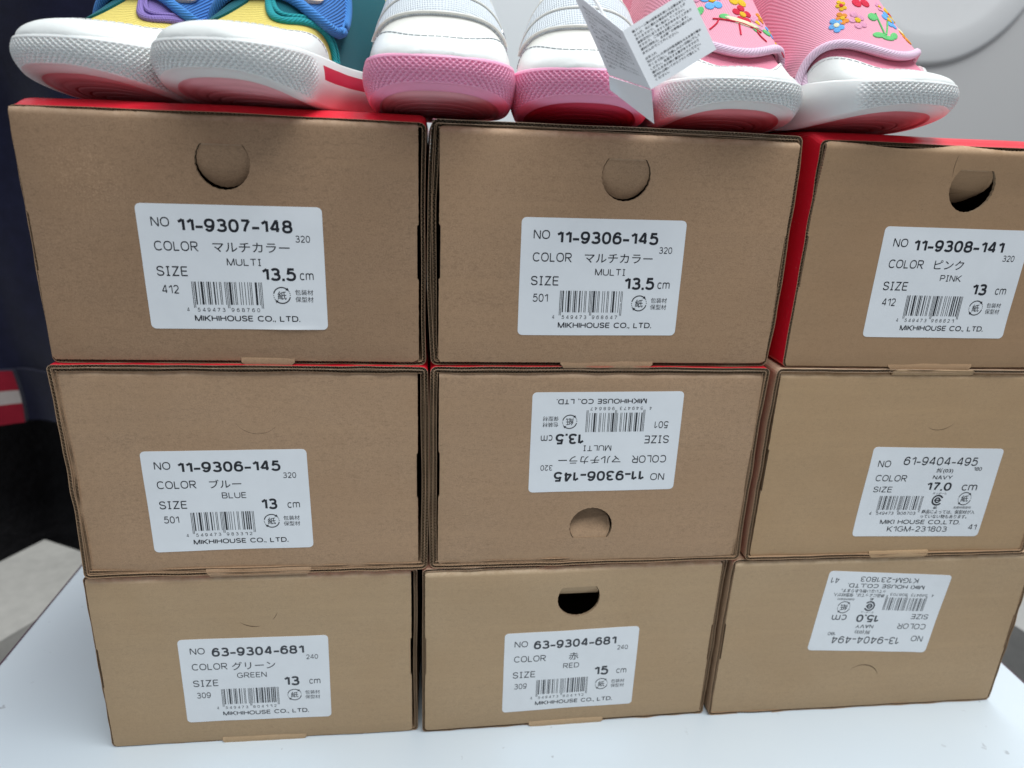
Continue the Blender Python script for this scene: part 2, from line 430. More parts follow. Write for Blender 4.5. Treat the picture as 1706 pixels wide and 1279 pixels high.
EAN_L = ['0001101', '0011001', '0010011', '0111101', '0100011', '0110001', '0101111', '0111011', '0110111', '0001011']
EAN_P = ['LLLLLL', 'LLGLGG', 'LLGGLG', 'LLGGGL', 'LGLLGG', 'LGGLLG', 'LGGGLL', 'LGLGLG', 'LGLGGL', 'LGGLGL']
def ean(code):
    d = [int(c) for c in code]; out = '101'
    for k in range(6):
        l = EAN_L[d[k + 1]]
        if EAN_P[d[0]][k] == 'G':
            l = ''.join('1' if c == '0' else '0' for c in l)[::-1]
        out += l
    out += '01010'
    for k in range(6): out += ''.join('1' if c == '0' else '0' for c in EAN_L[d[k + 7]])
    return out + '101'

class Print2D:
    """flat lettering in label coordinates: mm from the label's top left corner, y down"""
    def __init__(self): self.v = []; self.f = []
    def text(self, s, box, bold=0.0):
        v, f = glyphs(s, bold); n = len(self.v)
        x0, y0, x1, y1 = box
        self.v += [(x0 + a * (x1 - x0), y1 - b * (y1 - y0)) for a, b in v]
        self.f += [tuple(i + n for i in q) for q in f]
    def rect(self, x0, y0, x1, y1):
        n = len(self.v); self.v += [(x0, y1), (x1, y1), (x1, y0), (x0, y0)]; self.f.append((n, n + 1, n + 2, n + 3))
    def poly(self, pts):
        n = len(self.v); self.v += pts; self.f.append(tuple(range(n, n + len(pts))))
    def arc(self, cx, cy, r, t, a0, a1, sy=1.0, n=14):
        for k in range(n):
            p = []
            for aa, rr in ((k, r - t / 2), (k, r + t / 2), (k + 1, r + t / 2), (k + 1, r - t / 2)):
                an = a0 + (a1 - a0) * aa / n
                p.append((cx + rr * math.cos(an), cy - rr * sy * math.sin(an)))
            self.poly(p)
    def barcode(self, code, x0, x1, y0, y1, guard):
        b = ean(code); u = (x1 - x0) / 95; k = 0
        while k < 95:
            if b[k] == '1':
                e = k
                while e < 95 and b[e] == '1': e += 1
                g = k < 3 or k >= 92 or 45 <= k < 50
                self.rect(x0 + k * u + .02, y0, x0 + e * u - .02, guard if g else y1)
                k = e
            else: k += 1
    def recycle(self, cx, cy, r, t):
        rad = math.radians
        self.arc(cx, cy, r, t, rad(52), rad(168)); self.arc(cx, cy, r, t, rad(232), rad(348))
        for a, s in ((rad(46), -1), (rad(226), -1)):
            px, py = cx + r * math.cos(a), cy - r * math.sin(a)
            tx, ty = math.sin(a), math.cos(a)
            nx, ny = math.cos(a), -math.sin(a)
            q = t * 1.5
            self.poly([(px + tx * q * 1.2, py + ty * q * 1.2), (px - tx * q * .8 + nx * q, py - ty * q * .8 + ny * q), (px - tx * q * .8 - nx * q, py - ty * q * .8 - ny * q)])
        for a in (178, 192, 206, -2, 12, 26):
            self.arc(cx, cy, r, t * .7, rad(a), rad(a + 7), n=2)

def label_a(num, price, jp, jpb, en, enb, size, szb, lot, code):
    p = Print2D(); t = p.text
    t('NO', (4.87, 4.75, 11.3, 8.2)); t(num, (14.2, 4.95, 55.0, 9.8), .19); t(price, (55.8, 10.5, 61.1, 13.1))
    t('COLOR', (4.9, 13.4, 20.5, 17.0)); t(jp, jpb, .004); t({'MULTI': 'MULTJ', 'PINK': 'PJNK'}.get(en, en), enb)
    t('SJZE', (4.6, 22.7, 15.6, 26.4)); t(size, szb, .19)
    t('cm', (56.5, 24.6, 61.6, 27.35))
    t(lot, (5.6, 29.8, 11.7, 33.1))
    p.barcode(code, 16.5, 42.3, 28.4, 37.2, 38.5)
    t(code[0], (13.8, 38.4, 14.7, 39.9)); 
    for k in range(6):
        t(code[1 + k], (17.7 + k * 1.83, 38.45, 18.75 + k * 1.83, 39.95)); t(code[7 + k], (30.2 + k * 1.9, 38.45, 31.25 + k * 1.9, 39.95))
    t('MIKHIHOUSE CO., LTD.', (16.3, 41.4, 55.6, 44.05), .165)
    p.recycle(49.4, 33.3, 3.1, .42); t('紙', (47.75, 31.7, 51.05, 35.0), .008)
    t('包装材', (54.3, 31.0, 61.1, 33.15)); t('保型材', (54.3, 33.75, 61.1, 35.9))
    return p

def label_b(num, size):
    p = Print2D(); t = p.text
    t('NO', (4.0, 6.7, 10.4, 10.1)); t(num, (16.5, 4.6, 54.2, 8.9), .13); t('180', (53.2, 9.5, 57.4, 11.4), .15)
    t('紺(03)', (34.4, 10.3, 42.9, 13.0), .012); t('NAVY', (33.6, 14.1, 43.5, 16.1), .16)
    t('COLOR', (4.6, 14.1, 20.4, 17.4)); t('SIZE', (5.0, 20.2, 14.4, 23.2)); t(size, (31.9, 17.7, 44.4, 22.1), .18)
    t('cm', (49.9, 18.7, 57.9, 21.9))
    p.barcode('4549473806703', 9.3, 31.8, 25.1, 32.6, 33.9)
    t('4', (6.1, 33.7, 7.2, 35.2)); t('549473', (9.6, 33.6, 18.6, 35.2)); t('806703', (20.6, 33.6, 30.0, 35.2))
    t('ダンボール', (35.9, 23.0, 43.1, 24.1))
    p.arc(39.3, 27.2, 2.55, .8, .5, 5.6); p.arc(39.3, 27.2, 1.2, .7, 0, 2 * PI); p.rect(37.6, 26.9, 41.2, 27.5)
    t('紙', (38.3, 30.5, 40.2, 32.0), .01)
    p.recycle(53.1, 26.2, 3.3, .42); t('紙', (51.2, 24.4, 55.0, 27.9), .008)
    t('包装材保型材', (48.6, 30.3, 57.8, 31.6))
    t('商品によっては、保型材が入', (33.0, 32.4, 60.6, 34.5), .008); t('っていない物もあります。', (32.9, 34.9, 57.2, 37.0), .008)
    t('MIKI HOUSE CO.,LTD.', (12.8, 37.9, 54.6, 40.5), .15)
    t('K1GM-231803', (17.3, 41.4, 48.7, 44.3)); t('41', (59.7, 40.1, 64.0, 43.0))
    return p

JPM = (25.6, 13.45, 53.4, 17.1)
LAB = {
 'A1': lambda: label_a('11-9307-148', '320', 'マルチカラー', JPM, 'MULTI', (30.2, 19.45, 42.5, 22.15), '13.5', (42.7, 22.8, 55.1, 27.75), '412', '4549473968760'),
 'A2': lambda: label_a('11-9306-145', '320', 'マルチカラー', JPM, 'MULTI', (30.2, 19.45, 42.5, 22.15), '13.5', (42.7, 22.8, 55.1, 27.75), '501', '4549473968647'),
 'A3': lambda: label_a('11-9308-141', '320', 'ピンク', (25.4, 13.2, 38.8, 17.1), 'PINK', (29.5, 19.4, 39.3, 22.1), '13', (45.6, 22.8, 52.3, 27.75), '412', '4549473968821'),
 'B1': lambda: label_a('11-9306-145', '320', 'ブルー', (25.6, 13.3, 38.5, 17.2), 'BLUE', (30.1, 19.3, 39.9, 22.1), '13', (45.9, 22.6, 52.3, 27.7), '501', '4549473983312'),
 'B2': lambda: label_a('11-9306-145', '320', 'マルチカラー', JPM, 'MULTI', (30.2, 19.45, 42.5, 22.15), '13.5', (42.7, 22.8, 55.1, 27.75), '501', '4549473968647'),
 'B3': lambda: label_b('61-9404-495', '17.0'),
 'C1': lambda: label_a('63-9304-681', '240', 'グリーン', (22.4, 13.2, 41.7, 17.7), 'GREEN', (24.3, 19.3, 37.5, 22.3), '13', (45.2, 22.6, 52.0, 27.9), '309', '4549473804112'),
 'C2': lambda: label_a('63-9304-681', '240', '赤', (31.8, 13.1, 36.6, 17.5), 'RED', (29.3, 19.3, 37.3, 22.3), '15', (45.4, 22.6, 52.4, 27.9), '309', '4549473804112'),
 'C3': lambda: label_b('13-9404-494', '15.0'),
}

# ------------------------------------------------------------------ the setting
t = MB()
bx0, bx1 = -266.5, 298.0
def slab(mb, x0, x1, y0, y1, z0, z1, r=1.5, mat=0):
    prof = [(x0, z0), (x1, z0), (x1, z1 - r), (x1 - r * .3, z1 - r * .3), (x1 - r, z1), (x0 + r, z1), (x0 + r * .3, z1 - r * .3), (x0, z1 - r)]
    n = len(prof); v = [(x, y0, z) for x, z in prof] + [(x, y1, z) for x, z in prof]
    f = [tuple(range(n)), tuple(range(2 * n - 1, n - 1, -1))] + [(k + n, (k + 1) % n + n, (k + 1) % n, k) for k in range(n)]
    mb.add(v, f, mat)
k = NT('white_table_top')
tc = k.n('ShaderNodeTexCoord'); nz = k.noise(tc.outputs['Object'], 12, 3); sp = k.noise(tc.outputs['Object'], 150, 2, .5); sp2 = k.noise(tc.outputs['Object'], 23, 1)
col = k.mix(k.ramp(nz, .3, .7), (.655, .725, .78), (.69, .755, .80))
col = k.mix(k.math('MULTIPLY', k.math('MULTIPLY', k.ramp(sp, .70, .73), k.ramp(sp2, .48, .58)), .5), col, (.30, .30, .32))
k.l(col, k.b.inputs['Base Color']); k.set(Roughness=.30); k.bump(k.noise(tc.outputs['Object'], 40, 2), .03, .001)
M_table = k.m
M_edge = plain('dark_edge_band', (.10, .06, .08), .6, .3)
tab = empty('table', (15, 150, -22))
t = MB(); slab(t, bx0 - 15, bx1 - 15, -560, 330, 4, 22)
t.build('table_top', M_table, tab)
for ea in (bx0 - 16, bx1 - 15):
    t = MB(); t.box(ea, ea + 1, -560, 330, 4, 21.2); t.build('edge_band', M_edge, tab)
for sx in (-250, 250):
    for sy in (-520, 290):
        t = MB(); t.box(sx - 15, sx + 15, sy - 15, sy + 15, -700, 4); t.build('leg', M_metal, tab)
tag(tab, 'white laminate table top carrying the whole stack of shoe boxes', 'table')

fl = MB(); fl.box(-2500, 2500, -1500, 1600, -760, -720)
fo = fl.build('floor', plain('grey_floor', (.16, .155, .15), .5, .4)); tag(fo, kind='structure')

k = NT('white_wall_paint'); tc = k.n('ShaderNodeTexCoord'); nz = k.noise(tc.outputs['Object'], 3, 4)
k.l(k.mix(k.ramp(nz, .3, .7), (.80, .83, .84), (.84, .865, .87)), k.b.inputs['Base Color']); k.set(Roughness=.7)
wl = MB(); wl.box(-900, 560, 760, 800, -720, 1400)
tag(wl.build('white_wall', k.m), 'plain white wall straight behind the shoes, out of focus', 'wall')
k = NT('grey_panel_paint'); tc = k.n('ShaderNodeTexCoord'); nz = k.noise(tc.outputs['Object'], 3, 4)
k.l(k.mix(k.ramp(nz, .3, .7), (.50, .49, .485), (.54, .53, .52)), k.b.inputs['Base Color']); k.set(Roughness=.6)
wl = MB(); wl.box(300, 1500, 640, 670, -720, 1400)
tag(wl.build('grey_wall_panel', k.m), 'grey wall panel behind the pink shoe at the right, out of focus', 'wall')

# pale round dish hanging on the grey panel
ds = MB(); P = []
for (r, y) in ((0, 633), (100, 633), (160, 632.6), (165, 632.2), (170, 632.6), (206, 633), (212, 635), (214, 639), (0, 639)):
    P.append([(578 + r * .70 * math.cos(2 * PI * a / 72), y, 543 + r * .70 * math.sin(2 * PI * a / 72)) for a in range(72)])
ds.grid(P, 0, True, closev=True)
tag(ds.build('round_tray', plain('pale_tray', (.72, .715, .71), .6, .3, var=.01)), 'pale round tray with a rim hanging against the grey wall at the top right', 'tray')

# dark clothes at the left
def cloth(name, x0, x1, y, z0, z1, amp, per, mat, seed, thick=6, parent=None, nx=60, nz=40, tilt=0, colfn=None, mats=None):
    mb = MB(); F = []; B = []
    for j in range(nz + 1):
        rf = []; rb = []
        for i in range(nx + 1):
            u = i / nx; v = j / nz; x = x0 + (x1 - x0) * u; z = z0 + (z1 - z0) * v
            d = amp * math.sin(2 * PI * x / per + 1.5 * noise.noise((x * .01, z * .006, seed))) + amp * .8 * noise.noise((x * .02, z * .008, seed + 5)) + tilt * (z - z0)
            xx = x + 6 * noise.noise((z * .02, x * .01, seed + 9))
            rf.append((xx, y + d, z)); rb.append((xx, y + d + thick, z))
        F.append(rf); B.append(rb)
    mb.grid(F, 0, True, flip=True); mb.grid(B, 0, True)
    ring = [(0, i) for i in range(nx + 1)] + [(j, nx) for j in range(1, nz + 1)] + [(nz, i) for i in range(nx - 1, -1, -1)] + [(j, 0) for j in range(nz - 1, 0, -1)]
    vs = [F[j][i] for j, i in ring] + [B[j][i] for j, i in ring]; n = len(ring)
    mb.add(vs, [(q, (q + 1) % n, (q + 1) % n + n, q + n) for q in range(n)], 0, False)
    if colfn:
        nn = nx * nz
        for q in range(nn): mb.mi[q] = colfn(q % nx / nx, q // nx / nz)
    return mb.build(name, mats or mat, parent)
M_navy = plain('navy_cloth', (.009, .010, .028), .9, .1, bump=(700, .4, .001), sheen=.15, var=.2)
M_black = plain('black_cloth', (.011, .010, .011), .75, .25, bump=(60, .6, .01), var=.3)
M_stripe_w = plain('cream_rib', (.36, .32, .30), .9, .1)
M_stripe_r = plain('red_rib', (.22, .012, .024), .9, .1)
jk = empty('hanging_jacket', (-420, 380, 62))
cloth('jacket_body', -190, 215, -30, 6, 420, 16, 130, M_navy, 3, parent=jk)
cloth('striped_hem', -190, 20, -34, -40, 9, 8, 110, None, 3, 7, jk, 60, 16, 0,
      lambda u, v: 1 if (v > .32 and v < .60) else 2, [M_navy, M_stripe_w, M_stripe_r])
cloth('hem', 20, 215, -30, -40, 9, 10, 110, M_navy, 3, 7, jk, 40, 12)
mb = MB(); mb.box(100, 119, -14, -13.5, 295, 305, 0); mb.box(103, 116, -14.15, -14.02, 297.5, 300, 1)
mb.build('care_tag', [plain('care_tag_cloth', (.55, .56, .58), .7, .2), M_stripe_r], jk)
tag(jk, 'navy jacket with a red and cream striped hem hanging at the left edge', 'jacket')
o = cloth('dark_coat', -720, -200, 430, -500, 190, 22, 160, M_black, 8)
tag(o, 'black coat hanging in shadow below the navy jacket', 'coat')
o = cloth('navy_trousers', -352, -250, 330, -500, 20, 9, 90, M_navy, 12)
tag(o, 'navy cloth trousers hanging beside the left edge of the white table', 'trousers')

# pale cartons standing past both table edges
bx = MB(); bx.box(-52, 52, -330, 120, -300, 0)
crt = bx.build('pale_carton', plain('pale_card', (.50, .48, .44), .7, .3))
crt.location = (-0.412, 0.222, -0.098); crt.rotation_euler = (0, 0, math.radians(-28))
tag(crt, 'pale grey carton standing low beyond the left edge of the white table', 'carton')
bx = MB(); bx.box(-140, 140, -120, 120, -420, 0)
crt = bx.build('pale_cabinet', plain('pale_cabinet_paint', (.40, .39, .37), .6, .3))
crt.location = (0.585, 0.30, -0.10); crt.rotation_euler = (0, 0, math.radians(12))
tag(crt, 'pale grey cabinet standing beyond the right edge of the white table', 'cabinet')

# ------------------------------------------------------------------ shoe boxes
def snoise(s, per, seed, L):
    """smooth closed noise along a path of length L"""
    r = np.random.RandomState(seed); out = np.zeros_like(s); n = max(2, int(L / per))
    for k in range(1, n + 1):
        out += r.normal() / math.sqrt(n) * np.sin(2 * PI * k * s / L + r.uniform(0, 6.28))
    return out

def sleeve(W, H, front, depth, layers, red, drop, seed, bow, parent):
    T = 1.45; PER = 1.5; r0 = 2.4
    # dense rounded rectangle, local x centred, z from 0
    pts = []; nrm = []
    def seg(a, b, n, nn):
        for k in range(n):
            u = k / n; pts.append((a[0] + (b[0] - a[0]) * u, a[1] + (b[1] - a[1]) * u)); nrm.append(nn)
    def arc(cx, cz, a0, n=12):
        for k in range(n):
            a = a0 + PI / 2 * k / n; pts.append((cx + r0 * math.cos(a), cz + r0 * math.sin(a))); nrm.append((math.cos(a), math.sin(a)))
    h = W / 2
    seg((-h + r0, 0), (h - r0, 0), 500, (0, -1)); arc(h - r0, r0, -PI / 2)
    seg((h, r0), (h, H - r0), 350, (1, 0)); arc(h - r0, H - r0, 0)
    seg((h - r0, H), (-h + r0, H), 500, (0, 1)); arc(-h + r0, H - r0, PI / 2)
    seg((-h, H - r0), (-h, r0), 350, (-1, 0)); arc(-h + r0, r0, PI)
    P = np.array(pts); Nn = np.array(nrm)
    zz = np.clip(P[:, 1] / H, 0, 1); prof = 4 * zz * (1 - zz)
    side = np.abs(Nn[:, 0]) > .9
    P[:, 0] += np.where(side & (P[:, 0] < 0), bow[0], 0) * prof + np.where(side & (P[:, 0] > 0), bow[1], 0) * prof
    xx = np.clip((P[:, 0] + h) / W, 0, 1)
    P[:, 1] += np.where(Nn[:, 1] > .9, bow[2], 0) * 4 * xx * (1 - xx)
    d = np.hypot(*(np.roll(P, -1, 0) - P).T); s = np.concatenate([[0], np.cumsum(d)]); L = s[-1]
    Pc = np.vstack([P, P[:1]]); Nc = np.vstack([Nn, Nn[:1]])
    def at(sv):
        x = np.interp(sv, s, Pc[:, 0]); z = np.interp(sv, s, Pc[:, 1])
        nx = np.interp(sv, s, Nc[:, 0]); nz = np.interp(sv, s, Nc[:, 1])
        return x, z, nx, nz
    mb = MB()
    def strip(sv, o_out, o_in, ysteps, jit, mats, wob):
        x, z, nx, nz = at(sv); n = len(sv); rings = []
        tw = np.clip((z - (H - 16)) / 12, 0, 1); tw = tw * tw * (3 - 2 * tw)
        def ring(o, y):
            yy = front + y + jit * (1 if y < 1 else 0)
            dr = drop * np.exp(-((y) / 7.0) ** 2) * tw
            return np.stack([x - nx * (o + wob), yy + np.zeros(n), z - nz * (o + wob) - dr], 1)
        for y in ysteps: rings.append(ring(o_out, y))
        no = len(rings)
        for y in reversed(ysteps): rings.append(ring(o_in, y))
        R = np.array(rings); m_ = len(rings)
        base = len(mb.v); mb.v.extend(map(tuple, R.reshape(-1, 3)))
        for i in range(m_):
            j = (i + 1) % m_; mt = mats[0] if i < no - 1 else mats[1]
            a = i * n; b = j * n
            for q in range(n):
                q2 = (q + 1) % n
                mb.f.append((base + a + q, base + b + q, base + b + q2, base + a + q2))
            mb.mi.extend([mt] * n); mb.sm.extend([False] * n)
    nl = 460; sl = np.arange(nl) * L / nl
    nf = int(L / PER) * 8; sf = np.arange(nf) * L / nf
    ys = [0, 1.5, 3.5, 6, 9, 13, 18, depth] if drop else [0, 4, depth]
    yf = [0, 2, 5, 9, 16, 40] if drop else [0, 40]
    jl = .25 * snoise(sl, 14, seed, L); jf = .25 * snoise(sf, 14, seed, L) + .25
    for k in range(layers):
        g = 0.0
        wl_ = 0.13 * snoise(sl, 40, seed + k, L); wf = 0.13 * snoise(sf, 40, seed + k, L)
        if k:
            wl_ = wl_ + np.abs(.35 * snoise(sl, 60, seed + 20, L)); wf = wf + np.abs(.35 * snoise(sf, 60, seed + 20, L))
        o = k * (T + .05)
        yk = k * .6
        strip(sl, o, o + .14, ys, jl + yk, (1 if (red and k == 0) else 0, 0), wl_)
        strip(sl, o + T - .14, o + T, ys, jl * .8 + yk + .1, (0, 0), wl_)
        wave = .52 * np.sin(2 * PI * np.arange(nf) / 8)
        strip(sf, o + T / 2 - .055, o + T / 2 + .055, yf, jf + yk, (2, 2), wf + wave)
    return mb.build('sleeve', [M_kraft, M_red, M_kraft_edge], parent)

def panel_fn(W, H, seed, fold):
    def f(x, z):
        y = -.55 * noise.noise((x / 45, z / 40, seed)) - .22 * noise.noise((x / 16, z / 16, seed + 3))
        ex = min(x + W / 2, W / 2 - x); ez = min(z, H - z)
        y += .5 * math.exp(-max(min(ex, ez), 0) / 2.5)
        tz = H - z
        if fold and tz < fold:
            u = (fold - tz) / fold; y += fold * (1 - math.sqrt(max(0, 1 - min(u, 1) ** 2)))
        return y
    return f

def inside(p, poly):
    x, y = p; c = False; n = len(poly)
    for i in range(n):
        x1, y1 = poly[i]; x2, y2 = poly[i - 1]
        if (y1 > y) != (y2 > y) and x < (x2 - x1) * (y - y1) / (y2 - y1) + x1: c = not c
    return c

def sheet_mesh(mb, outline, holes, fn, thick, step=3.0, extra=(), mat=0):
    xs = [p[0] for p in outline]; zs = [p[1] for p in outline]
    pts = [Vector(p) for p in outline]; edges = []
    n = len(outline); edges += [(i, (i + 1) % n) for i in range(n)]
    for h in holes:
        b = len(pts); pts += [Vector(p) for p in h]; edges += [(b + i, b + (i + 1) % len(h)) for i in range(len(h))]
    rnd = random.Random(5)
    z = min(zs) + step
    while z < max(zs) - step * .4:
        x = min(xs) + step
        while x < max(xs) - step * .5:
            q = (x + rnd.uniform(-.3, .3) * step, z + rnd.uniform(-.3, .3) * step)
            if inside(q, outline) and not any(inside(q, h) for h in holes): pts.append(Vector(q))
            x += step
        z += step
    for q in extra:
        if inside(q, outline): pts.append(Vector(q))
    vo, eo, fo_, *_r = delaunay_2d_cdt(pts, edges, [], 0, 1e-4)
    tri = []
    for f in fo_:
        c = sum((vo[i] for i in f), Vector((0, 0))) / len(f)
        if inside(c, outline) and not any(inside(c, h) for h in holes): tri.append(tuple(f))
    front = [(p.x, fn(p.x, p.y), p.y) for p in vo]; back = [(a, b + thick, c) for a, b, c in front]
    nv = len(front)
    def ori(f):
        a, b, c = (vo[i] for i in f[:3])
        return f if (b - a).cross(c - a) > 0 else tuple(reversed(f))
    tri = [ori(f) for f in tri]
    mb.add(front + back, tri + [tuple(i + nv for i in reversed(f)) for f in tri], mat, True)
    cnt = {}
    for f in tri:
        for i in range(len(f)):
            a, b = f[i], f[(i + 1) % len(f)]
            cnt[(a, b)] = 1
    side = [(a, b) for (a, b) in cnt if (b, a) not in cnt]
    sv = []; sf = []
    for a, b in side:
        q = len(sv); sv += [front[a], front[b], back[b], back[a]]; sf.append((q + 1, q, q + 3, q + 2))
    mb.add(sv, sf, 1, False)

def hole_poly(cx, cz, r, chord, inv):
    """circle cut off by a straight hinge line 'chord' above its centre"""
    a0 = math.asin(chord / r); pts = []
    for k in range(41):
        a = PI - a0 + (PI + 2 * a0) * k / 40
        rr = r + .12 * math.sin(k * 2.9)
        pts.append((cx + rr * math.cos(a), cz + (rr * math.sin(a)) * (-1 if inv else 1)))
    return pts[::-1] if inv else pts

def slit_poly(cx, cz, r, a0, a1, wd):
    n = 16; o = []; i_ = []
    for k in range(n + 1):
        a = math.radians(a0 + (a1 - a0) * k / n); w_ = wd * math.sin(PI * (k + .15) / (n + .3))
        o.append((cx + (r + w_ / 2) * math.cos(a), cz + (r + w_ / 2) * math.sin(a)))
        i_.append((cx + (r - w_ / 2) * math.cos(a), cz + (r - w_ / 2) * math.sin(a)))
    return o + i_[::-1]

BOXG = 'kraft shoe boxes in the stack of nine'
def shoe_box(x0, x1, z0, z1, mar, front, layers, red, drop, bow, seed, lab, lu, lv, lth, inv, hole, slits, tab, label,
             pmat=None, topwave=None, lean=0.0, turn=0.0, depth=165, notch=True):
    cx = (x0 + x1) / 2; W = x1 - x0; H = z1 - z0
    root = empty('shoe_box', (cx, 0, z0), math.radians(turn)); tag(root, label, 'shoe box', BOXG)
    sleeve(W, H, front, depth, layers, red, drop, seed, bow, root)
    # ---- drawer front
    ml, mr, mt, mbt = mar
    px0, px1, pz0, pz1 = -W / 2 + ml, W / 2 - mr, mbt, H - mt
    pw, ph = px1 - px0, pz1 - pz0; pcx = (px0 + px1) / 2
    fn0 = panel_fn(pw, ph, seed * 1.7, 3.0)
    fn = lambda x, z: fn0(x - pcx, z - pz0) - lean * max(0, (z - pz0 - ph * .62) / (ph * .38)) ** 1.6
    rnd = random.Random(seed); out = []
    def edge(a, b, step, amp, wave=None):
        n = max(2, int(math.hypot(b[0] - a[0], b[1] - a[1]) / step))
        dx, dz = (b[0] - a[0]), (b[1] - a[1]); ln = math.hypot(dx, dz); nx, nz = dz / ln, -dx / ln
        for k in range(n):
            u = k / n; off = amp * ((-1) ** k) * .5 + rnd.uniform(-.5, .5) * amp
            if wave: off += wave(u)
            out.append((a[0] + dx * u + nx * off, a[1] + dz * u + nz * off))
    c = .9
    nz0, nz1 = pz0 + ph * .37, pz0 + ph * .60
    edge((px0 + c, pz0), (px1 - c, pz0), 1.2, .10)
    if notch:
        edge((px1, pz0 + c), (px1, nz0), .55, .16); edge((px1 - .5, nz0), (px1 - .5, nz1), .55, .10); edge((px1, nz1), (px1, pz1 - c), .55, .16)
    else: edge((px1, pz0 + c), (px1, pz1 - c), .55, .16)
    edge((px1 - c, pz1), (px0 + c, pz1), 1.2, .08, topwave)
    if notch:
        edge((px0, pz1 - c), (px0, nz1), .55, .16); edge((px0 + .5, nz1), (px0 + .5, nz0), .55, .10); edge((px0, nz0), (px0, pz0 + c), .55, .16)
    else: edge((px0, pz1 - c), (px0, pz0 + c), .55, .16)
    holes = []
    if hole: holes.append(hole_poly(hole[0] - cx, hole[1] - z0, hole[2], hole[3], inv))
    for sl in slits: holes.append(slit_poly(sl[0] - cx, sl[1] - z0, *sl[2:]))
    extra = [(px0 + 1 + i * 1.5, pz1 - q) for i in range(int(pw / 1.5)) for q in (.25, .6, 1.0, 1.5, 2.2, 3.0)]
    mb = MB(); sheet_mesh(mb, out, holes, fn, 1.3, 3.2, extra)
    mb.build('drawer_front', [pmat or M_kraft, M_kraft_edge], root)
    # ---- drawer body behind the front
    mb = MB()
    q0, q1, y0, y1 = px0 + 1.2, px1 - 1.2, 3.2, depth - 6
    zb, zt = pz0 + 1, pz1 - 3
    mb.box(q0, q0 + 1.3, y0, y1, zb, zt); mb.box(q1 - 1.3, q1, y0, y1, zb, zt)
    mb.box(q0 + 1.3, q1 - 1.3, y0, y1, zb, zb + 1.3); mb.box(q0 + 1.3, q1 - 1.3, y1 - 1.3, y1, zb + 1.3, zt)
    mb.box(-W / 2 + .7, W / 2 - .7, y1 + .2, y1 + 1.6, .7, H - .7)
    mb.build('drawer_tray', M_kraft, root)
    # ---- pushed in thumb flap
    if hole:
        hx, hz, hr, hc, ang = hole[0] - cx, hole[1] - z0, hole[2], hole[3], hole[4]
        poly = [(p[0] - hx, p[1] - hz) for p in hole_poly(hx, hz, hr - .35, hc, inv)]
        zh = hc * (-1 if inv else 1)
        yb = fn(hx, hz + zh) + .5
        sg = 1 if not inv else -1
        mb = MB(); n = len(poly); A = math.radians(ang); fv = []
        for th in (0, 1.1):
            for x, z in poly:
                d = (zh - z) * sg            # distance from hinge
                curl = A * min(1, .35 + d / (2 * hr))
                fv.append((hx + x, yb + d * math.sin(curl) + th * math.cos(curl), hz + zh - sg * d * math.cos(curl) + sg * 0 + th * math.sin(curl) * sg * -1))
        mb.add(fv, [tuple(range(n)) if not inv else tuple(range(n - 1, -1, -1)), tuple(range(2 * n - 1, n - 1, -1)) if not inv else tuple(range(n, 2 * n))] + [(i, i + n, (i + 1) % n + n, (i + 1) % n) for i in range(n)])
        mb.build('thumb_flap', pmat or M_kraft, root)
    # ---- locking tabs folded over the sleeve edge
    for (ta, tb, low, up_) in tab:
        mb = MB(); R_ = []; nx_ = 26; zed = H if up_ else 0; sgn = 1 if up_ else -1
        prof = [(.9, -3.2), (.0, -2.2), (-.35, -1.0), (-.5, -.1), (-.45, low * .6), (-.1, low), (.3, low), (.15, low * .5), (.1, -.4), (.7, -2.0)]
        for i in range(nx_ + 1):
            u = i / nx_; x = ta - cx + (tb - ta) * u
            tp = 1.6 * (1 if u < .5 else -1) * max(0, 1 - min(u, 1 - u) * nx_ / 1.5)
            R_.append([(x + (tp * (d + 2) / 3 if d > -1 else 0), y + front * .25 + .15 * noise.noise((x / 5, seed, 0)), zed + sgn * (d + (.14 * noise.noise((x / 2, 7, seed)) if d > 0 else 0)) + (mbt if not up_ else -mt) * 0) for y, d in prof])
        mb.grid(R_, 0, True, closev=True, flip=up_)
        n0 = len(mb.v) - (nx_ + 1) * len(prof); npf = len(prof)
        mb.f += [tuple(n0 + q for q in range(npf)), tuple(n0 + nx_ * npf + q for q in reversed(range(npf)))]; mb.mi += [0, 0]; mb.sm += [False, False]
        mb.build('locking_tab', pmat or M_kraft, root)
    # ---- label and its print
    LW, LH = 66.0, 46.8
    cth, sth = math.cos(lth + (PI if inv else 0)), math.sin(lth + (PI if inv else 0))
    ox, oz = lu - cx, lv - z0
    def place(u, v, off):                         # label mm (y down) to the panel surface
        a, b = u - LW / 2, LH / 2 - v
        x = ox + a * cth - b * sth; z = oz + a * sth + b * cth
        return (x, fn(x, z) - off, z)
    mb = MB(); rc = 1.9; N_ = 30; rows = []
    for j in range(25):
        v = LH * j / 24
        ins = 0
        dv = min(v, LH - v)
        if dv < rc: ins = rc - math.sqrt(max(0, rc * rc - (rc - dv) ** 2))
        rows.append([place(ins + (LW - 2 * ins) * i / N_, v, .14) for i in range(N_ + 1)])
    extra_rows = []
    vv = [0, .15, .4, .8, 1.3, 1.9] + [1.9 + (LH - 3.8) * j / 18 for j in range(1, 19)] + [LH - 1.3, LH - .8, LH - .4, LH - .15, LH]
    rows = []
    for v in vv:
        dv = min(v, LH - v); ins = rc - math.sqrt(max(0, rc * rc - (rc - dv) ** 2)) if dv < rc else 0
        lift = .5 * max(0, (v - LH + 2.4) / 2.4) ** 1.5 if lab == 'A1' else 0
        rows.append([place(ins + (LW - 2 * ins) * i / N_, v, .14 + lift * math.exp(-((i / N_ - .8) / .15) ** 2)) for i in range(N_ + 1)])
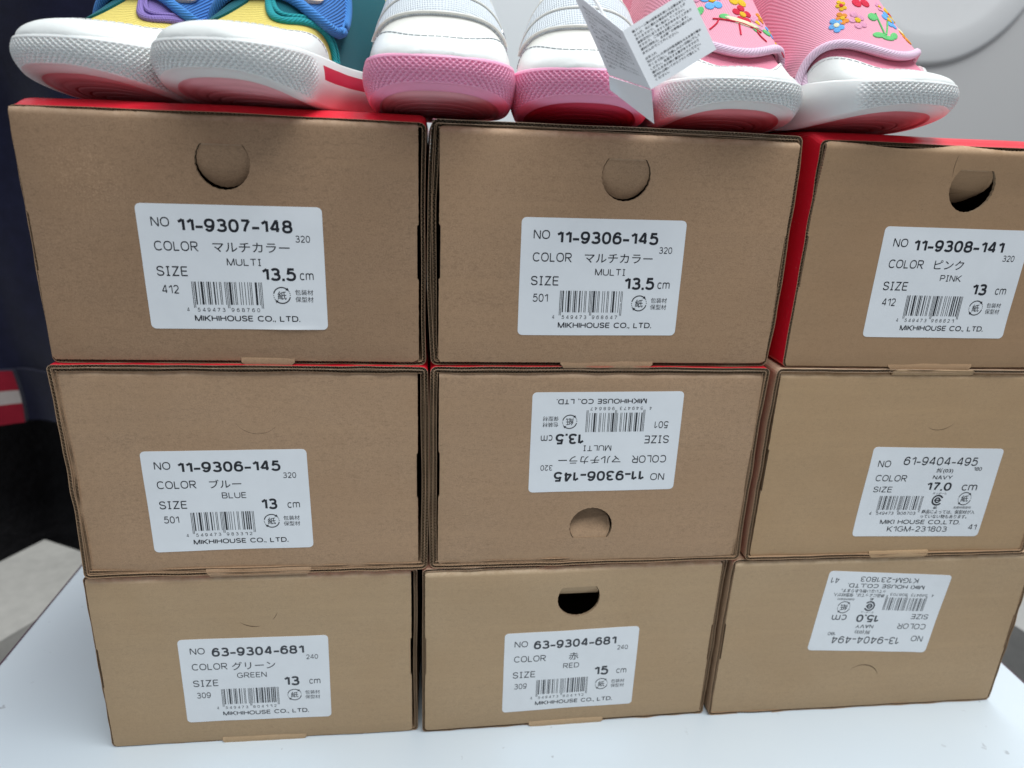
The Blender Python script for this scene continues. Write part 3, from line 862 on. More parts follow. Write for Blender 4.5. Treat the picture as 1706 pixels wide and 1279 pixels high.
    back = [[(p[0], p[1] + .13, p[2]) for p in r] for r in rows]
    mb.grid(rows, 0, True, flip=True); mb.grid(back, 0, True)
    rim = [(0, i) for i in range(N_ + 1)] + [(j, N_) for j in range(1, len(rows))] + [(len(rows) - 1, i) for i in range(N_ - 1, -1, -1)] + [(j, 0) for j in range(len(rows) - 2, 0, -1)]
    vs = [rows[j][i] for j, i in rim] + [back[j][i] for j, i in rim]; n = len(rim)
    mb.add(vs, [(q, (q + 1) % n, (q + 1) % n + n, q + n) for q in range(n)])
    lo = mb.build('label', M_label, root)
    pr = LAB[lab](); mb = MB()
    mb.add([place(u, v, .19) for u, v in pr.v], pr.f)
    mb.build('printing', M_ink if lab[0] in 'AB' else M_ink_grey, lo)
    return root

R3, R2, R1 = (0.0, 93.5), (93.7, 189.2), (189.5, 283.6)
rad = math.radians
shoe_box(-184.5, -42.0, *R3, (.9, 3.0, .9, .6), 0.9, 1, False, 0, (0, -.6, 0), 31, 'C1', -116.1, 36.2, rad(-.32), False, None,
         [(-114.3, 75.5, 10, 225, 285, .45), (-114.3, 75.5, 10, 318, 345, .2)], [(-134.5, -95.5, 1.3, False)],
         'kraft shoe box labelled GREEN at the bottom left of the stack', M_kraft_pale)
shoe_box(-40.0, 104.8, *R3, (1.4, 2.4, 1.3, 1.5), .7, 2, False, 0, (.3, -.3, 0), 32, 'C2', 32.0, 33.6, rad(.37), False, (33.3, 75.0, 10.2, 6.2, 44), [],
         [(13, 51, .3, False)], 'kraft shoe box labelled RED at the bottom centre with an open dark thumb hole', M_kraft_pale, turn=1.1)
shoe_box(107.0, 266.5, *R3, (1.4, 1.2, .9, 1.2), 0.4, 1, False, 0, (-.4, .3, 0), 33, 'C3', 188.3, 60.4, rad(-4.1), True, None,
         [(187.0, 18.5, 9.7, 15, 135, .5)], [], 'kraft shoe box at the bottom right with its 15.0 cm label upside down', M_kraft_pale)
shoe_box(-182.6, -37.6, *R2, (1.6, 4.2, 2.2, 1.6), -.9, 2, True, 0, (.9, .4, .2), 21, 'B1', -120.3, 129.1, rad(.8), False, None,
         [(-106.5, 169.5, 9.8, 200, 330, .16)], [(-133, -88.5, 1.2, False)], 'kraft shoe box labelled BLUE at the left of the middle row')
shoe_box(-36.6, 109.2, *R2, (3.6, 2.1, 2.1, 2.0), -.2, 2, True, 0, (-.3, -.5, .2), 22, 'B2', 39.2, 154.9, rad(.51), True, (36.0, 113.2, 9.8, 5.8, 30), [],
         [], 'kraft shoe box at the centre of the stack with its MULTI label upside down', turn=.4)
shoe_box(112.0, 257.5, *R2, (2.6, 1.5, 1.7, 1.4), -0.6, 1, False, 0, (-.5, .3, 0), 23, 'B3', 197.7, 127.7, rad(-1.38), False, None,
         [(194.5, 169.8, 9.7, 235, 325, .28)], [(175, 206, .9, False), (166, 205, -1.0, True)],
         'kraft shoe box labelled NAVY 17.0 cm at the right of the middle row', M_kraft_smooth)
shoe_box(-180.6, -38.4, R1[0], 284.9, (.5, 2.9, 2.9, 1.4), 0.9, 1, True, 3.0, (0, -.5, .4), 11, 'A1', -109.7, 227.2, rad(.39), False, (-111.0, 265.5, 9.6, 6.2, 13), [],
         [(-110.5, -90, 1.0, False)], 'kraft and red shoe box at the top left with a scuffed front', M_kraft_scuff)
shoe_box(-36.4, 107.8, *R1, (3.0, 1.1, 1.9, 1.7), 1.3, 2, True, 0, (-1.5, .9, .2), 12, 'A2', 31.3, 226.5, rad(.37), False, (37.8, 266.3, 9.6, 6.0, 11), [],
         [(17, 56.5, .9, False)], 'kraft shoe box at the top centre with an upright MULTI label', M_kraft_brown, turn=.5)
def wave13(u):
    x = 1 - u
    return -1.6 * math.exp(-((x - .22) / .12) ** 2) + .7 * math.exp(-((x - .40) / .05) ** 2) - .7 * math.exp(-((x - .55) / .08) ** 2)
shoe_box(114.6, 260.5, R1[0], 285.8, (1.1, 1.1, 3.6, .7), 1.0, 1, True, 3.2, (.3, .3, .2), 13, 'A3', 181.2, 227.1, rad(-.04), False, (181.5, 266.8, 9.8, 6.8, 38),
         [(189, 275, 18, 165, 195, .25)], [(163, 203, 1.0, False)], 'kraft and red shoe box labelled PINK at the top right with a crumpled upper edge', M_kraft_tan, wave13, 3.0)

# ------------------------------------------------------------------ shoes
def shoe(name_label, pos, yaw, hw, style, seed, mirror=1, L=138, group=None):
    root = empty('toddler_shoe', (pos[0], pos[1], pos[2]), yaw)
    tag(root, name_label, 'shoe', group)
    U0 = 27.0                                     # root sits under the ball of the toes
    def Wd(u):
        a = 31.0; b = 24.0
        f = (1 - max(0, 1 - u / a) ** 2.5) ** (1 / 2.5) if u < a else 1
        g = (1 - max(0, (u - L + b) / b) ** 2.4) ** (1 / 2.4) if u > L - b else 1
        t_ = min(max((u - 30) / 55, 0), 1); t_ = t_ * t_ * (3 - 2 * t_)
        base = hw - (hw * .17) * t_
        return base * f * g
    cx = lambda u: mirror * (1.5 * math.sin(PI * min(max(u / L, 0), 1)) - 2.2 * math.exp(-u / 16))
    zb = lambda u: style['rise'] * max(0, 1 - u / 46) ** 1.7
    zt = lambda u: style['zt'] - 1.5 * min(1, max(0, (u - 20) / 40)) + 0.6 * max(0, 1 - u / 15)
    # outline, dense
    us = [L * .5 * (1 - math.cos(PI * k / 1500)) for k in range(1501)]
    right_ = [(cx(u) + Wd(u), u) for u in us]; left_ = [(cx(u) - Wd(u), u) for u in us]
    path = np.array(left_[::-1][:-1] + right_)     # heel -> left side -> toe -> right side -> heel
    d = np.hypot(*(path[1:] - path[:-1]).T); s = np.concatenate([[0], np.cumsum(d)]); tot = s[-1]
    it = 1500; s0 = s[it]                           # arc length at the toe tip
    fine = np.arange(-72, 72.01, .27); coarse_l = np.linspace(-s0, -72, 60)[:-1]; coarse_r = np.linspace(72, tot - s0, 60)[1:-1]
    sv = np.concatenate([coarse_l, fine, coarse_r])
    X = np.interp(sv + s0, s, path[:, 0]); Y = np.interp(sv + s0, s, path[:, 1])
    tx = np.interp(sv + s0 + .4, s, path[:, 0]) - np.interp(sv + s0 - .4, s, path[:, 0])
    ty = np.interp(sv + s0 + .4, s, path[:, 1]) - np.interp(sv + s0 - .4, s, path[:, 1])
    ln = np.hypot(tx, ty) + 1e-9; NX, NY = ty / ln, -tx / ln
    # outward = away from centre line
    flip = np.sign(NX * (X) + NY * (Y - L * .5)); NX *= flip; NY *= flip
    n = len(sv)
    ZB = np.array([zb(u) for u in Y]); ZT = np.array([zt(u) for u in Y])
    lo_s, hi_s = style['tex']
    mask = np.clip((sv - lo_s) / 6, 0, 1) * np.clip((hi_s - sv) / 6, 0, 1)
    NV = 140; V = []; idx_mat = []
    for j in range(NV + 1):
        v = j / NV; z = ZB + v * (ZT - ZB)
        o = 2.3 * (1 - (2 * v - 1.05) ** 2) - 1.0 + .7 * v
        if v < .07: o -= 1.6 * ((.07 - v) / .07) ** 2
        if v > .95: o -= .9 * ((v - .95) / .05) ** 2
        zz = (1 - v) * (ZT - ZB)
        A = sv / 2.25 + zz / 1.75; B = sv / 2.25 - zz / 1.75
        dm = (np.abs(np.sin(PI * A) * np.sin(PI * B))) ** .7
        vm = min(1, max(0, (v - .05) / .06)) * min(1, max(0, (.89 - v) / .06))
        oo = o - 1.0 * dm * mask * vm
        V.append(np.stack([X + NX * oo, Y - U0 + NY * oo, z], 1))
    V = np.array(V)
    mb = MB(); mb.v = list(map(tuple, V.reshape(-1, 3)))
    stripe = style.get('stripe')
    for j in range(NV):
        v = (j + .5) / NV
        for i in range(n - 1):
            a = j * n + i
            mb.f.append((a, a + 1, a + n + 1, a + n))
            mt = 0
            if stripe and stripe[0] < sv[i] < stripe[1] and stripe[2] < v < stripe[3]: mt = 1
            mb.mi.append(mt); mb.sm.append(True)
        a = j * n; mb.f.append((a + n - 1, a, a + n, a + 2 * n - 1)); mb.mi.append(0); mb.sm.append(True)
    mb.build('bumper', [style['m_bumper'], M_red_rubber], root)
    # tread
    mb = MB(); rows = []
    base = V[0]
    ks = list(np.linspace(1, .80, 16)) + list(np.linspace(.79, .05, 90))
    for q, kk in enumerate(ks):
        x = base[:, 0] * kk; y = (base[:, 1] - (L * .5 - U0)) * kk + (L * .5 - U0)
        dpt = (1 - kk)
        gz = 0.0
        if dpt > .072: gz = .5 +  .6 * max(0, math.sin(dpt * 78)) ** 10
        bl = max(0, (kk - .86) / .14) ** 1.5
        zz = np.array([zb(max(u + U0, 0)) for u in y]) + bl * (base[:, 2] - np.array([zb(max(u + U0, 0)) for u in base[:, 1]])) + gz * (np.clip((60 - (y + U0)) / 20, 0, 1))
        rows.append(np.stack([x, y, zz + .02], 1))
    R_ = np.array(rows)[:, ::2]; nn = R_.shape[1]
    mb.v = list(map(tuple, R_.reshape(-1, 3)))
    for j in range(len(ks) - 1):
        for i in range(nn):
            i2 = (i + 1) % nn
            mb.f.append((j * nn + i, (j + 1) * nn + i, (j + 1) * nn + i2, j * nn + i2)); mb.mi.append(1 if j < 5 else 0); mb.sm.append(True)
    mb.build('tread', [style['m_tread'], style['m_bumper']], root)

    # ---- upper surface: u from the toe tip, th from 0 (right) over the top to pi (left)
    Hs = style['slope']
    def Ht(u):
        r = style.get('domer', 13.0)
        dome = style['dome'] * math.sqrt(max(0, 1 - max(0, 1 - (u - .8) / r) ** 2)) if u > .8 else 0
        q = max(0, u - style.get('q0', 10)); rise_ = Hs * q * q / (q + 6) + style.get('lin', 0) * max(0, u - 12)
        return dome + min(rise_, style.get('hmax', 46))
    def SP(u, th, off=0.0):
        def raw(u, th):
            wv = max(Wd(u) - 1.9, .05); c, s_ = math.cos(th), math.sin(th)
            h_ = Ht(u)
            ex = .92 - .22 * min(1, max(0, (u - 20) / 40))
            x = cx(u) + wv * math.copysign(abs(c) ** ex, c) * (1 - .10 * min(1, h_ / 50) * s_)
            return Vector((x, u - U0, zt(u) - 1.2 + h_ * abs(s_) ** .95))
        p = raw(u, th)
        if off:
            a = raw(u + .5, th) - raw(max(u - .5, .05), th); b = raw(u, min(th + .03, PI)) - raw(u, max(th - .03, 0))
            nn_ = a.cross(b)
            if nn_.length > 1e-9:
                nn_.normalize()
                ctr = Vector((cx(u), u - U0 + 8, zt(u)))
                if nn_.dot(p - ctr) < 0: nn_ = -nn_
                p = p + nn_ * off
        return p
    def nrm(u, th): return (SP(u, th, 1.0) - SP(u, th)).normalized()
    def patch(name, ufn, t0, t1, off, thick, mat, nu=30, nt=40, parent=root, puff=0.0):
        """ufn(th) -> (u0, u1)"""
        mb = MB(); F = []; Bk = []; uvF = []
        for i in range(nt + 1):
            th = t0 + (t1 - t0) * i / nt; u0, u1 = ufn(th); rf = []; rb = []
            for j in range(nu + 1):
                u = u0 + (u1 - u0) * j / nu
                e = min(j / nu, 1 - j / nu, i / nt, 1 - i / nt)
                o_ = off + puff * min(1, e * 8) ** .5
                rf.append(SP(u, th, o_)); rb.append(SP(u, th, max(off - thick, -.4)))
                uvF.append((u, th * hw * 1.15))
            F.append(rf); Bk.append(rb)
        mb.grid(F, 0, True); mb.grid(Bk, 0, True, flip=True)
        mb.uv = uvF + uvF
        rim = [(0, j) for j in range(nu + 1)] + [(i, nu) for i in range(1, nt + 1)] + [(nt, j) for j in range(nu - 1, -1, -1)] + [(i, 0) for i in range(nt - 1, 0, -1)]
        vs = [F[i][j] for i, j in rim] + [Bk[i][j] for i, j in rim]; nr = len(rim)
        uvr = [uvF[i * (nu + 1) + j] for i, j in rim]
        mb.add(vs, [(q + nr, (q + 1) % nr + nr, (q + 1) % nr, q) for q in range(nr)], 0, True); mb.uv += uvr + uvr
        return mb.build(name, mat, parent)
    def pipe(name, pts, r, off, mat, parent=root, flat=.7):
        mb = MB(); ps = [SP(u, th, off) for u, th in pts]; ns = [nrm(u, th) for u, th in pts]
        mb.tube(ps, r, 8, 0, True, False, flat, ns)
        L_ = 0; uv = []
        for i, p in enumerate(ps):
            if i: L_ += (p - ps[i - 1]).length
            uv += [(L_, k_ * r * .78) for k_ in range(8)]
        mb.uv = uv
        return mb.build(name, mat, parent)
    def stitches(pts, off, mat, parent=root, ln=1.5, gap=.8, r=.2):
        mb = MB(); ps = [SP(u, th, off) for u, th in pts]; acc = 0; cur = [ps[0]]
        for a, b in zip(ps, ps[1:]):
            acc += (b - a).length; cur.append(b)
            if acc > ln:
                if len(cur) > 1: mb.tube([cur[0], cur[-1]], r, 5)
                acc = -gap; cur = [b]
            elif acc < 0: cur = [b]
        return mb.build('stitching', mat, parent)
    lin = lambda a, b, n_: [a + (b - a) * k / n_ for k in range(n_ + 1)]
    ucap = lambda th: style['cap'] + style['capside'] * abs(math.cos(th)) ** 2.5
    # main upper (toe to heel, open collar)
    mb = MB(); uvs = []
    ulist = [.3, .8, 1.5, 2.5, 4, 6, 8.5, 11] + [11 + (L - 12.0) * k / 46 for k in range(1, 47)]
    P = []
    for u in ulist:
        opn = min(max((u - 74) / 18, 0), 1)
        row = []
        for k in range(49):
            th = PI * k / 48
            if opn > 0:                            # cut away the collar opening
                lim = PI / 2 - .55 * opn
                th = lim * k / 24 if k <= 24 else PI - lim * (48 - k) / 24
            row.append(SP(u, th)); uvs.append((u, th * hw * 1.15))
        P.append(row)
    mb.grid(P[:37], 0, True)
    mb2 = []
    nb = len(mb.v); half = [r[:25] for r in P[36:]]; mb.grid(half, 0, True); half2 = [r[25:] for r in P[36:]]; mb.grid(half2, 0, True)
    uu = [q for q in uvs[:37 * 49]]
    for r_ in range(36, len(P)): uu += uvs[r_ * 49:r_ * 49 + 25]
    for r_ in range(36, len(P)): uu += uvs[r_ * 49 + 25:r_ * 49 + 49]
    mb.uv = uu
    k0 = 20 * 48 + 24; fv = [Vector(mb.v[i]) for i in mb.f[k0]]
    if (fv[1] - fv[0]).cross(fv[2] - fv[0]).z < 0: mb.f = [tuple(reversed(f)) for f in mb.f]
    up_o = mb.build('upper', style['m_upper'], root)
    sm_ = up_o.modifiers.new('thickness', 'SOLIDIFY'); sm_.thickness = .0012; sm_.offset = -1
    # toe cap
    patch('toe_cap', lambda th: (.25, ucap(th)), .0, PI, .9, 1.0, style['m_cap'], 34, 56)
    cap_edge = [(ucap(th) - 1.3, th) for th in lin(.12, PI - .12, 160)]
    stitches(cap_edge, 1.05, M_thread_g if style['kind'] == 'white' else M_thread_w)
    style['deco'](dict(SP=SP, nrm=nrm, patch=patch, pipe=pipe, stitches=stitches, lin=lin, root=root, hw=hw, ucap=ucap, m=mirror))
    return root

def strap_shape(k, name, uc, hwid, t0, t1, off, mat, endround=True, thick=1.6, n=46, nu=14, parent=None):
    """band across the instep from th=t1 (left) to a rounded end at th=t0 (right)"""
    SP = k['SP']; mb = MB(); F = []; Bk = []; uv = []
    for i in range(n + 1):
        a = i / n; th = t0 + (t1 - t0) * a
        arc = (th - t0) * k['hw'] * 1.15
        w_ = hwid(a)
        if endround and arc < w_: w_ = w_ * math.sqrt(max(0.02, 1 - (1 - arc / w_) ** 2))
        rf = []; rb = []
        for j in range(nu + 1):
            b = -1 + 2 * j / nu; u = uc(a) + b * w_
            o_ = off + .5 * (1 - b ** 4)
            rf.append(SP(u, th, o_)); rb.append(SP(u, th, off - thick)); uv.append((u, th * k['hw'] * 1.15))
        F.append(rf); Bk.append(rb)
    mb.grid(F, 0, True); mb.grid(Bk, 0, True, flip=True); mb.uv = uv + uv
    rim = [(0, j) for j in range(nu + 1)] + [(i, nu) for i in range(1, n + 1)] + [(n, j) for j in range(nu - 1, -1, -1)] + [(i, 0) for i in range(n - 1, 0, -1)]
    vs = [F[i][j] for i, j in rim] + [Bk[i][j] for i, j in rim]; nr = len(rim)
    uvr = [uv[i * (nu + 1) + j] for i, j in rim]
    mb.add(vs, [(q + nr, (q + 1) % nr + nr, (q + 1) % nr, q) for q in range(nr)], 0, True); mb.uv += uvr + uvr
    o = mb.build(name, mat, parent or k['root'])
    edge = [( 0, 0)]
    bpts = [F[i][nu] for i in range(n, -1, -1)] + [F[0][j] for j in range(nu, -1, -1)] + [F[i][0] for i in range(n + 1)]
    return o, bpts

def tube_obj(name, pts, r, mat, parent, flat=1.0):
    mb = MB(); cl = [Vector(pts[0])]
    for p in pts[1:]:
        if (Vector(p) - cl[-1]).length > .3: cl.append(Vector(p))
    mb.tube(cl, r, 8, 0, True, False, flat); L_ = 0; uv = []
    for i, p in enumerate(cl):
        if i: L_ += (p - cl[i - 1]).length
        uv += [(L_, q * r * .78) for q in range(8)]
    mb.uv = uv
    return mb.build(name, mat, parent)

def disc(mb, SP, nrm, u, th, r, off, mat, hwid, h=.5, sx=1.0, ang=0.0, n=10):
    """small domed stitched patch on the surface"""
    c = SP(u, th, off); nn = nrm(u, th)
    e1 = (SP(u, th + .05) - SP(u, th - .05)).normalized(); e2 = nn.cross(e1).normalized()
    ca, sa = math.cos(ang), math.sin(ang)
    a1 = e1 * ca + e2 * sa; a2 = e2 * ca - e1 * sa
    rows = []
    for f, hh in ((1.0, -.3), (.98, h * .6), (.85, h), (.02, h * 1.05)):
        rows.append([c + a1 * (r * sx * f * math.cos(2 * PI * q / n)) + a2 * (r * f * math.sin(2 * PI * q / n)) + nn * hh for q in range(n)])
    mb.grid(rows, mat, True, closev=True)

# --- style: blue / yellow strap shoes
def deco_blue(k):
    patch, pipe, lin, SP, m_ = k['patch'], k['pipe'], k['lin'], k['SP'], k['m']
    # teal quarter on the outer (right) side with its piping, purple quarter on the inner side for the other shoe
    side_m = M_teal if k['first'] == 0 else M_purple
    edge = lambda th: k['ucap'](th) + 6 + 6 * th + 44 * max(0, th - .9) ** 2
    patch('side_panel', lambda th: (edge(th), 118), .02, 1.45, .8, .9, side_m, 40, 26)
    pipe('side_piping', [(edge(th), th) for th in lin(.03, 1.45, 60)], 1.5, .7, M_teal_pipe if k['first'] == 0 else M_purple, flat=.8)
    pipe('side_piping', [(edge(th) + 3.0, th) for th in lin(.03, 1.45, 60)], .9, 1.2, M_teal_pipe if k['first'] == 0 else M_purple, flat=.8)
    edge2 = lambda th: edge(PI - th)
    patch('side_panel', lambda th: (edge2(th), 118), PI - 1.45, PI - .02, .8, .9, M_teal, 40, 26)
    o, b = strap_shape(k, 'strap', lambda a: 58 + 8 * a, lambda a: 17, .36, PI - .2, 3.0, M_denim, parent=k['root'])
    tube_obj('binding', b, 2.0, M_denim_bind, o)
    mb = MB()
    for q in range(0, len(b) - 2, 2):
        c = [Vector(p) for p in b[q:q + 2]]
    mb = MB(); ctr = []
    for i in range(18):
        a = 2 * PI * i / 18
        ctr.append((52 + 7.0 * math.sin(a) * (1 - .18 * math.cos(2 * a)), 1.0 + .22 * math.cos(a)))
    top = [SP(u, th, 4.9) for u, th in ctr]; bot = [SP(u, th, 3.2) for u, th in ctr]; c0 = SP(52, 1.0, 5.1)
    n = 18
    mb.add(top + bot + [c0], [(i, (i + 1) % n, 2 * n) for i in range(n)] + [(i + n, (i + 1) % n + n, (i + 1) % n, i) for i in range(n)], 0, False)
    pt = mb.build('strap_patch', M_tan, k['root'])
def deco_blue0(k): k['first'] = 0; deco_blue(k)
def deco_blue1(k): k['first'] = 1; deco_blue(k)

# --- style: white shoes with knitted tapes
def deco_white(k):
    patch, pipe, lin, SP = k['patch'], k['pipe'], k['lin'], k['SP']
    patch('vamp_panel', lambda th: (k['ucap'](th) - 2, 27 + 8 * abs(math.cos(th))), .5, PI - .5, .5, .6, M_cream_leather, 16, 40)
    for (c0, lift, wd) in ((30, 1.8, 4.8), (40, 2.3, 5.4)):
        o, b = strap_shape(k, 'strap', lambda a, c0=c0: c0 + 9 * abs(2 * a - 1) ** 2, lambda a, wd=wd: wd, .32, PI - .32, lift, M_knit, False)
        h_ = len(b) // 2
        tube_obj('strap_edge', b[:46], .5, M_cream_leather, o); tube_obj('strap_edge', b[-46:], .5, M_cream_leather, o)
    pipe('eyestay', [(32 + 34 * a, .66 + .25 * a) for a in lin(0, 1, 30)], 2.0, .6, M_cream_leather, flat=.5)
    pipe('eyestay', [(32 + 34 * a, PI - .66 - .25 * a) for a in lin(0, 1, 30)], 2.0, .6, M_cream_leather, flat=.5)
    patch('side_panel', lambda th: (46 - 14 * th, 112), .03, .8, 1.0, 1.0, M_cream_leather, 30, 20)
    patch('side_panel', lambda th: (46 - 14 * (PI - th), 112), PI - .8, PI - .03, 1.0, 1.0, M_cream_leather, 30, 20)
    patch('red_stripe', lambda th: (50 - 9 * th, 54 - 9 * th), .25, .72, 1.35, .6, EMB['red'], 6, 12)
    patch('red_stripe', lambda th: (42 - 9 * th, 44 - 9 * th), .30, .45, 1.35, .6, EMB['red'], 4, 8)
    patch('pink_stripe', lambda th: (60 - 9 * th, 63 - 9 * th), .1, .5, 1.35, .6, M_pinkcloth, 6, 12)
    for u, th in ((44, .55), (38, .50), (44, PI - .55)):
        mb = MB(); c = SP(u, th, 2.2); nn = k['nrm'](u, th); e1 = nn.orthogonal().normalized(); e2 = nn.cross(e1)
        mb.tube([c + e1 * 1.5 * math.cos(2 * PI * q / 14) + e2 * 1.5 * math.sin(2 * PI * q / 14) for q in range(14)], .55, 8, 0, False, True)
        mb.build('eyelet', M_metal, k['root'])

# --- style: pink flowered shoes
def flower(mb, k, u, th, r, mat, cmat, off=3.2):
    u -= k['fs'][0]; th += k['fs'][1]
    hw = k['hw'] * 1.0
    for q in range(5):
        a = 2 * PI * q / 5 + .3
        disc(mb, k['SP'], k['nrm'], u + r * .62 * math.sin(a), th + r * .62 * math.cos(a) / hw, r * .44, off, mat, hw, .06)
    disc(mb, k['SP'], k['nrm'], u, th, r * .38, off + .12, cmat, hw, .1)
def deco_pink(k):
    patch, pipe, lin, SP, m_ = k['patch'], k['pipe'], k['lin'], k['SP'], k['m']
    low = lambda th: 19 + 17 * abs(math.cos(th)) ** 2
    patch('strap', lambda th: (low(th), 88), .20, PI - .10, 3.0, 2.4, M_pinkcloth, 40, 50)
    pipe('piping', [(low(th), th) for th in lin(.20, PI - .02, 70)], 1.75, 2.9, M_pinkpipe, flat=.85)
    pipe('piping', [(low(.2) + (88 - low(.2)) * a, .20) for a in lin(0, 1, 40)], 1.75, 2.9, M_pinkpipe, flat=.85)
    pipe('piping', [(k['ucap'](PI - .3) + 1 + 13 * a, PI - .01 - .9 * a) for a in lin(0, 1, 24)], 1.5, 1.0, M_pinkpipe, flat=.8)
    mb = MB(); names = ['red', 'yellow', 'blue', 'green', 'rose', 'orange', 'leaf', 'cream']; ix = {n_: i for i, n_ in enumerate(names)}
    for (u, th, r, c, cc) in k['flowers']: flower(mb, k, u, th, r, ix[c], ix[cc])
    for (u, th, r, c, ang, sx) in k['leaves']: disc(mb, SP, k['nrm'], u - k['fs'][0], th + k['fs'][1], r, 3.2, ix[c], k['hw'], .1, sx, ang)
    for pts, c in k['stems']:
        mb.tube([SP(u - k['fs'][0], th + k['fs'][1], 3.15) for u, th in pts], .36, 6, ix[c])
    mb.build('embroidery', [EMB[n_] for n_ in names], k['root'])
def deco_pink_a(k):
    k['fs'] = (11, .04)
    k['flowers'] = [(50, 1.72, 4.4, 'blue', 'yellow'), (52, 1.40, 4.6, 'yellow', 'red'), (45, 1.38, 3.9, 'red', 'yellow'), (44, 1.14, 3.2, 'rose', 'yellow'), (45, .85, 2.6, 'blue', 'yellow'), (44, 2.35, 2.6, 'orange', 'yellow'), (49, 2.42, 2.8, 'orange', 'red'), (47, 2.2, 2.4, 'blue', 'cream'), (48, 1.02, 2.2, 'orange', 'yellow'), (52.5, 1.9, 2.4, 'rose', 'yellow'), (49.5, 2.05, 1.8, 'yellow', 'red')]
    k['leaves'] = [(47, 1.95, 1.6, 'green', .6, 1.7), (43.5, 1.62, 1.5, 'green', 0, 1.6), (41, 1.22, 1.5, 'green', 2.2, 1.5), (42.2, .98, 1.5, 'green', .4, 1.6), (55, 1.2, 2.0, 'leaf', 1, 1.6), (42, 1.42, 1.5, 'cream', -.2, 5.0), (41, .72, 1.3, 'yellow', 0, 1.4), (39.5, .62, 1.5, 'red', .8, 2.2)]
    A = lambda t: (43.0 - 2.8 * t, 1.80 - .68 * t)
    k['stems'] = [([A(t / 20) for t in range(21)], 'red')]
    k['stems'] += [([(42.6 - 3.2 * t + .0, 1.72 + .04 * t + .14 * t * t) for t in [q / 10 for q in range(11)]], 'red')]
    k['stems'] += [([(41.2 - 4.2 * t, 1.47 + .02 * t) for t in [q / 8 for q in range(9)]], 'red')]
    k['stems'] += [([(40.4 - 3.4 * t, 1.20 + .02 * t - .16 * t * t) for t in [q / 10 for q in range(11)]], 'red')]
    deco_pink(k)
def deco_pink_b(k):
    k['fs'] = (12, .36)
    k['flowers'] = [(53, 1.30, 5.0, 'red', 'yellow'), (44.5, 1.52, 3.6, 'rose', 'yellow'), (46, .95, 3.6, 'blue', 'yellow'), (50, .80, 3.2, 'yellow', 'red'), (46, 1.86, 3.0, 'blue', 'cream'), (47, 1.72, 2.6, 'orange', 'yellow'), (42.5, .74, 2.2, 'orange', 'yellow'), (51, 1.62, 2.2, 'yellow', 'red'), (50.5, 1.02, 2.0, 'rose', 'yellow')]
    k['leaves'] = [(45.5, 1.24, 2.0, 'green', .5, 1.4), (38.7, 1.32, 1.5, 'green', .1, 2.2), (39.2, 1.06, 1.5, 'green', .7, 1.9), (37.8, 1.2, 1.3, 'green', 0, 2.6), (41, .66, 1.9, 'orange', .6, 1.5), (44, .74, 1.4, 'cream', .4, 1.4)]
    k['stems'] = [([(38 + 9 * t, 1.22 - .04 * t) for t in [q / 10 for q in range(11)]], 'green'), ([(39 + 6 * t, 1.20 - .18 * t) for t in [q / 10 for q in range(11)]], 'green')]
    deco_pink(k)

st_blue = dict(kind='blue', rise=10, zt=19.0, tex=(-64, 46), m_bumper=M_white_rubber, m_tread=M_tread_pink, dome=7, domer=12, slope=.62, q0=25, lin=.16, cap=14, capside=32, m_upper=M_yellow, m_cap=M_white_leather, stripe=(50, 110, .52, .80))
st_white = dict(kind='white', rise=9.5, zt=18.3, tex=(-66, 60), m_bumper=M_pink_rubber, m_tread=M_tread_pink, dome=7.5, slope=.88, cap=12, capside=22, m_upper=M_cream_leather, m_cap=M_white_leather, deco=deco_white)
st_pink = dict(kind='pink', rise=10.0, zt=18.0, tex=(-44, 64), m_bumper=M_white_rubber, m_tread=M_tread_salmon, dome=5.0, slope=1.2, q0=12, cap=11.5, capside=24, m_upper=M_pinkcloth_deep, m_cap=M_white_leather, hmax=60)
ZB1, ZB2, ZB3 = 285.1, 283.9, 286.2
shoe('blue and yellow strap shoe with a purple side panel, leftmost on the boxes', (-156, 28, ZB1), rad(-20), 26.5, dict(st_blue, deco=deco_blue1), 1, 1, group='toddler shoes on the boxes')
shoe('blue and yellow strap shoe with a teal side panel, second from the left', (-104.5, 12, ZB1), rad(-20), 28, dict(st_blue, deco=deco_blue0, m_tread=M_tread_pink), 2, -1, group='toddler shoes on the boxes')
shoe('white shoe with a pink rubber toe beside the blue strap shoe', (-33.5, 17, ZB1), rad(2), 27.5, st_white, 3, 1, group='toddler shoes on the boxes')
shoe('white shoe with a pink rubber toe behind the folded paper tag', (22, 19, ZB2), rad(-9), 26.5, dict(st_white, tex=(-60, 34), m_tread=M_tread_red), 4, -1, group='toddler shoes on the boxes')
shoe('pink flowered shoe with a white toe touching the paper tag', (79.5, 17, ZB2), rad(7), 27.5, dict(st_pink, deco=deco_pink_a), 5, 1, group='toddler shoes on the boxes')
shoe('pink flowered shoe with a white toe, rightmost on the boxes', (141, 17, ZB3), rad(16), 28.5, dict(st_pink, deco=deco_pink_b, tex=(-30, 66)), 6, -1, group='toddler shoes on the boxes')

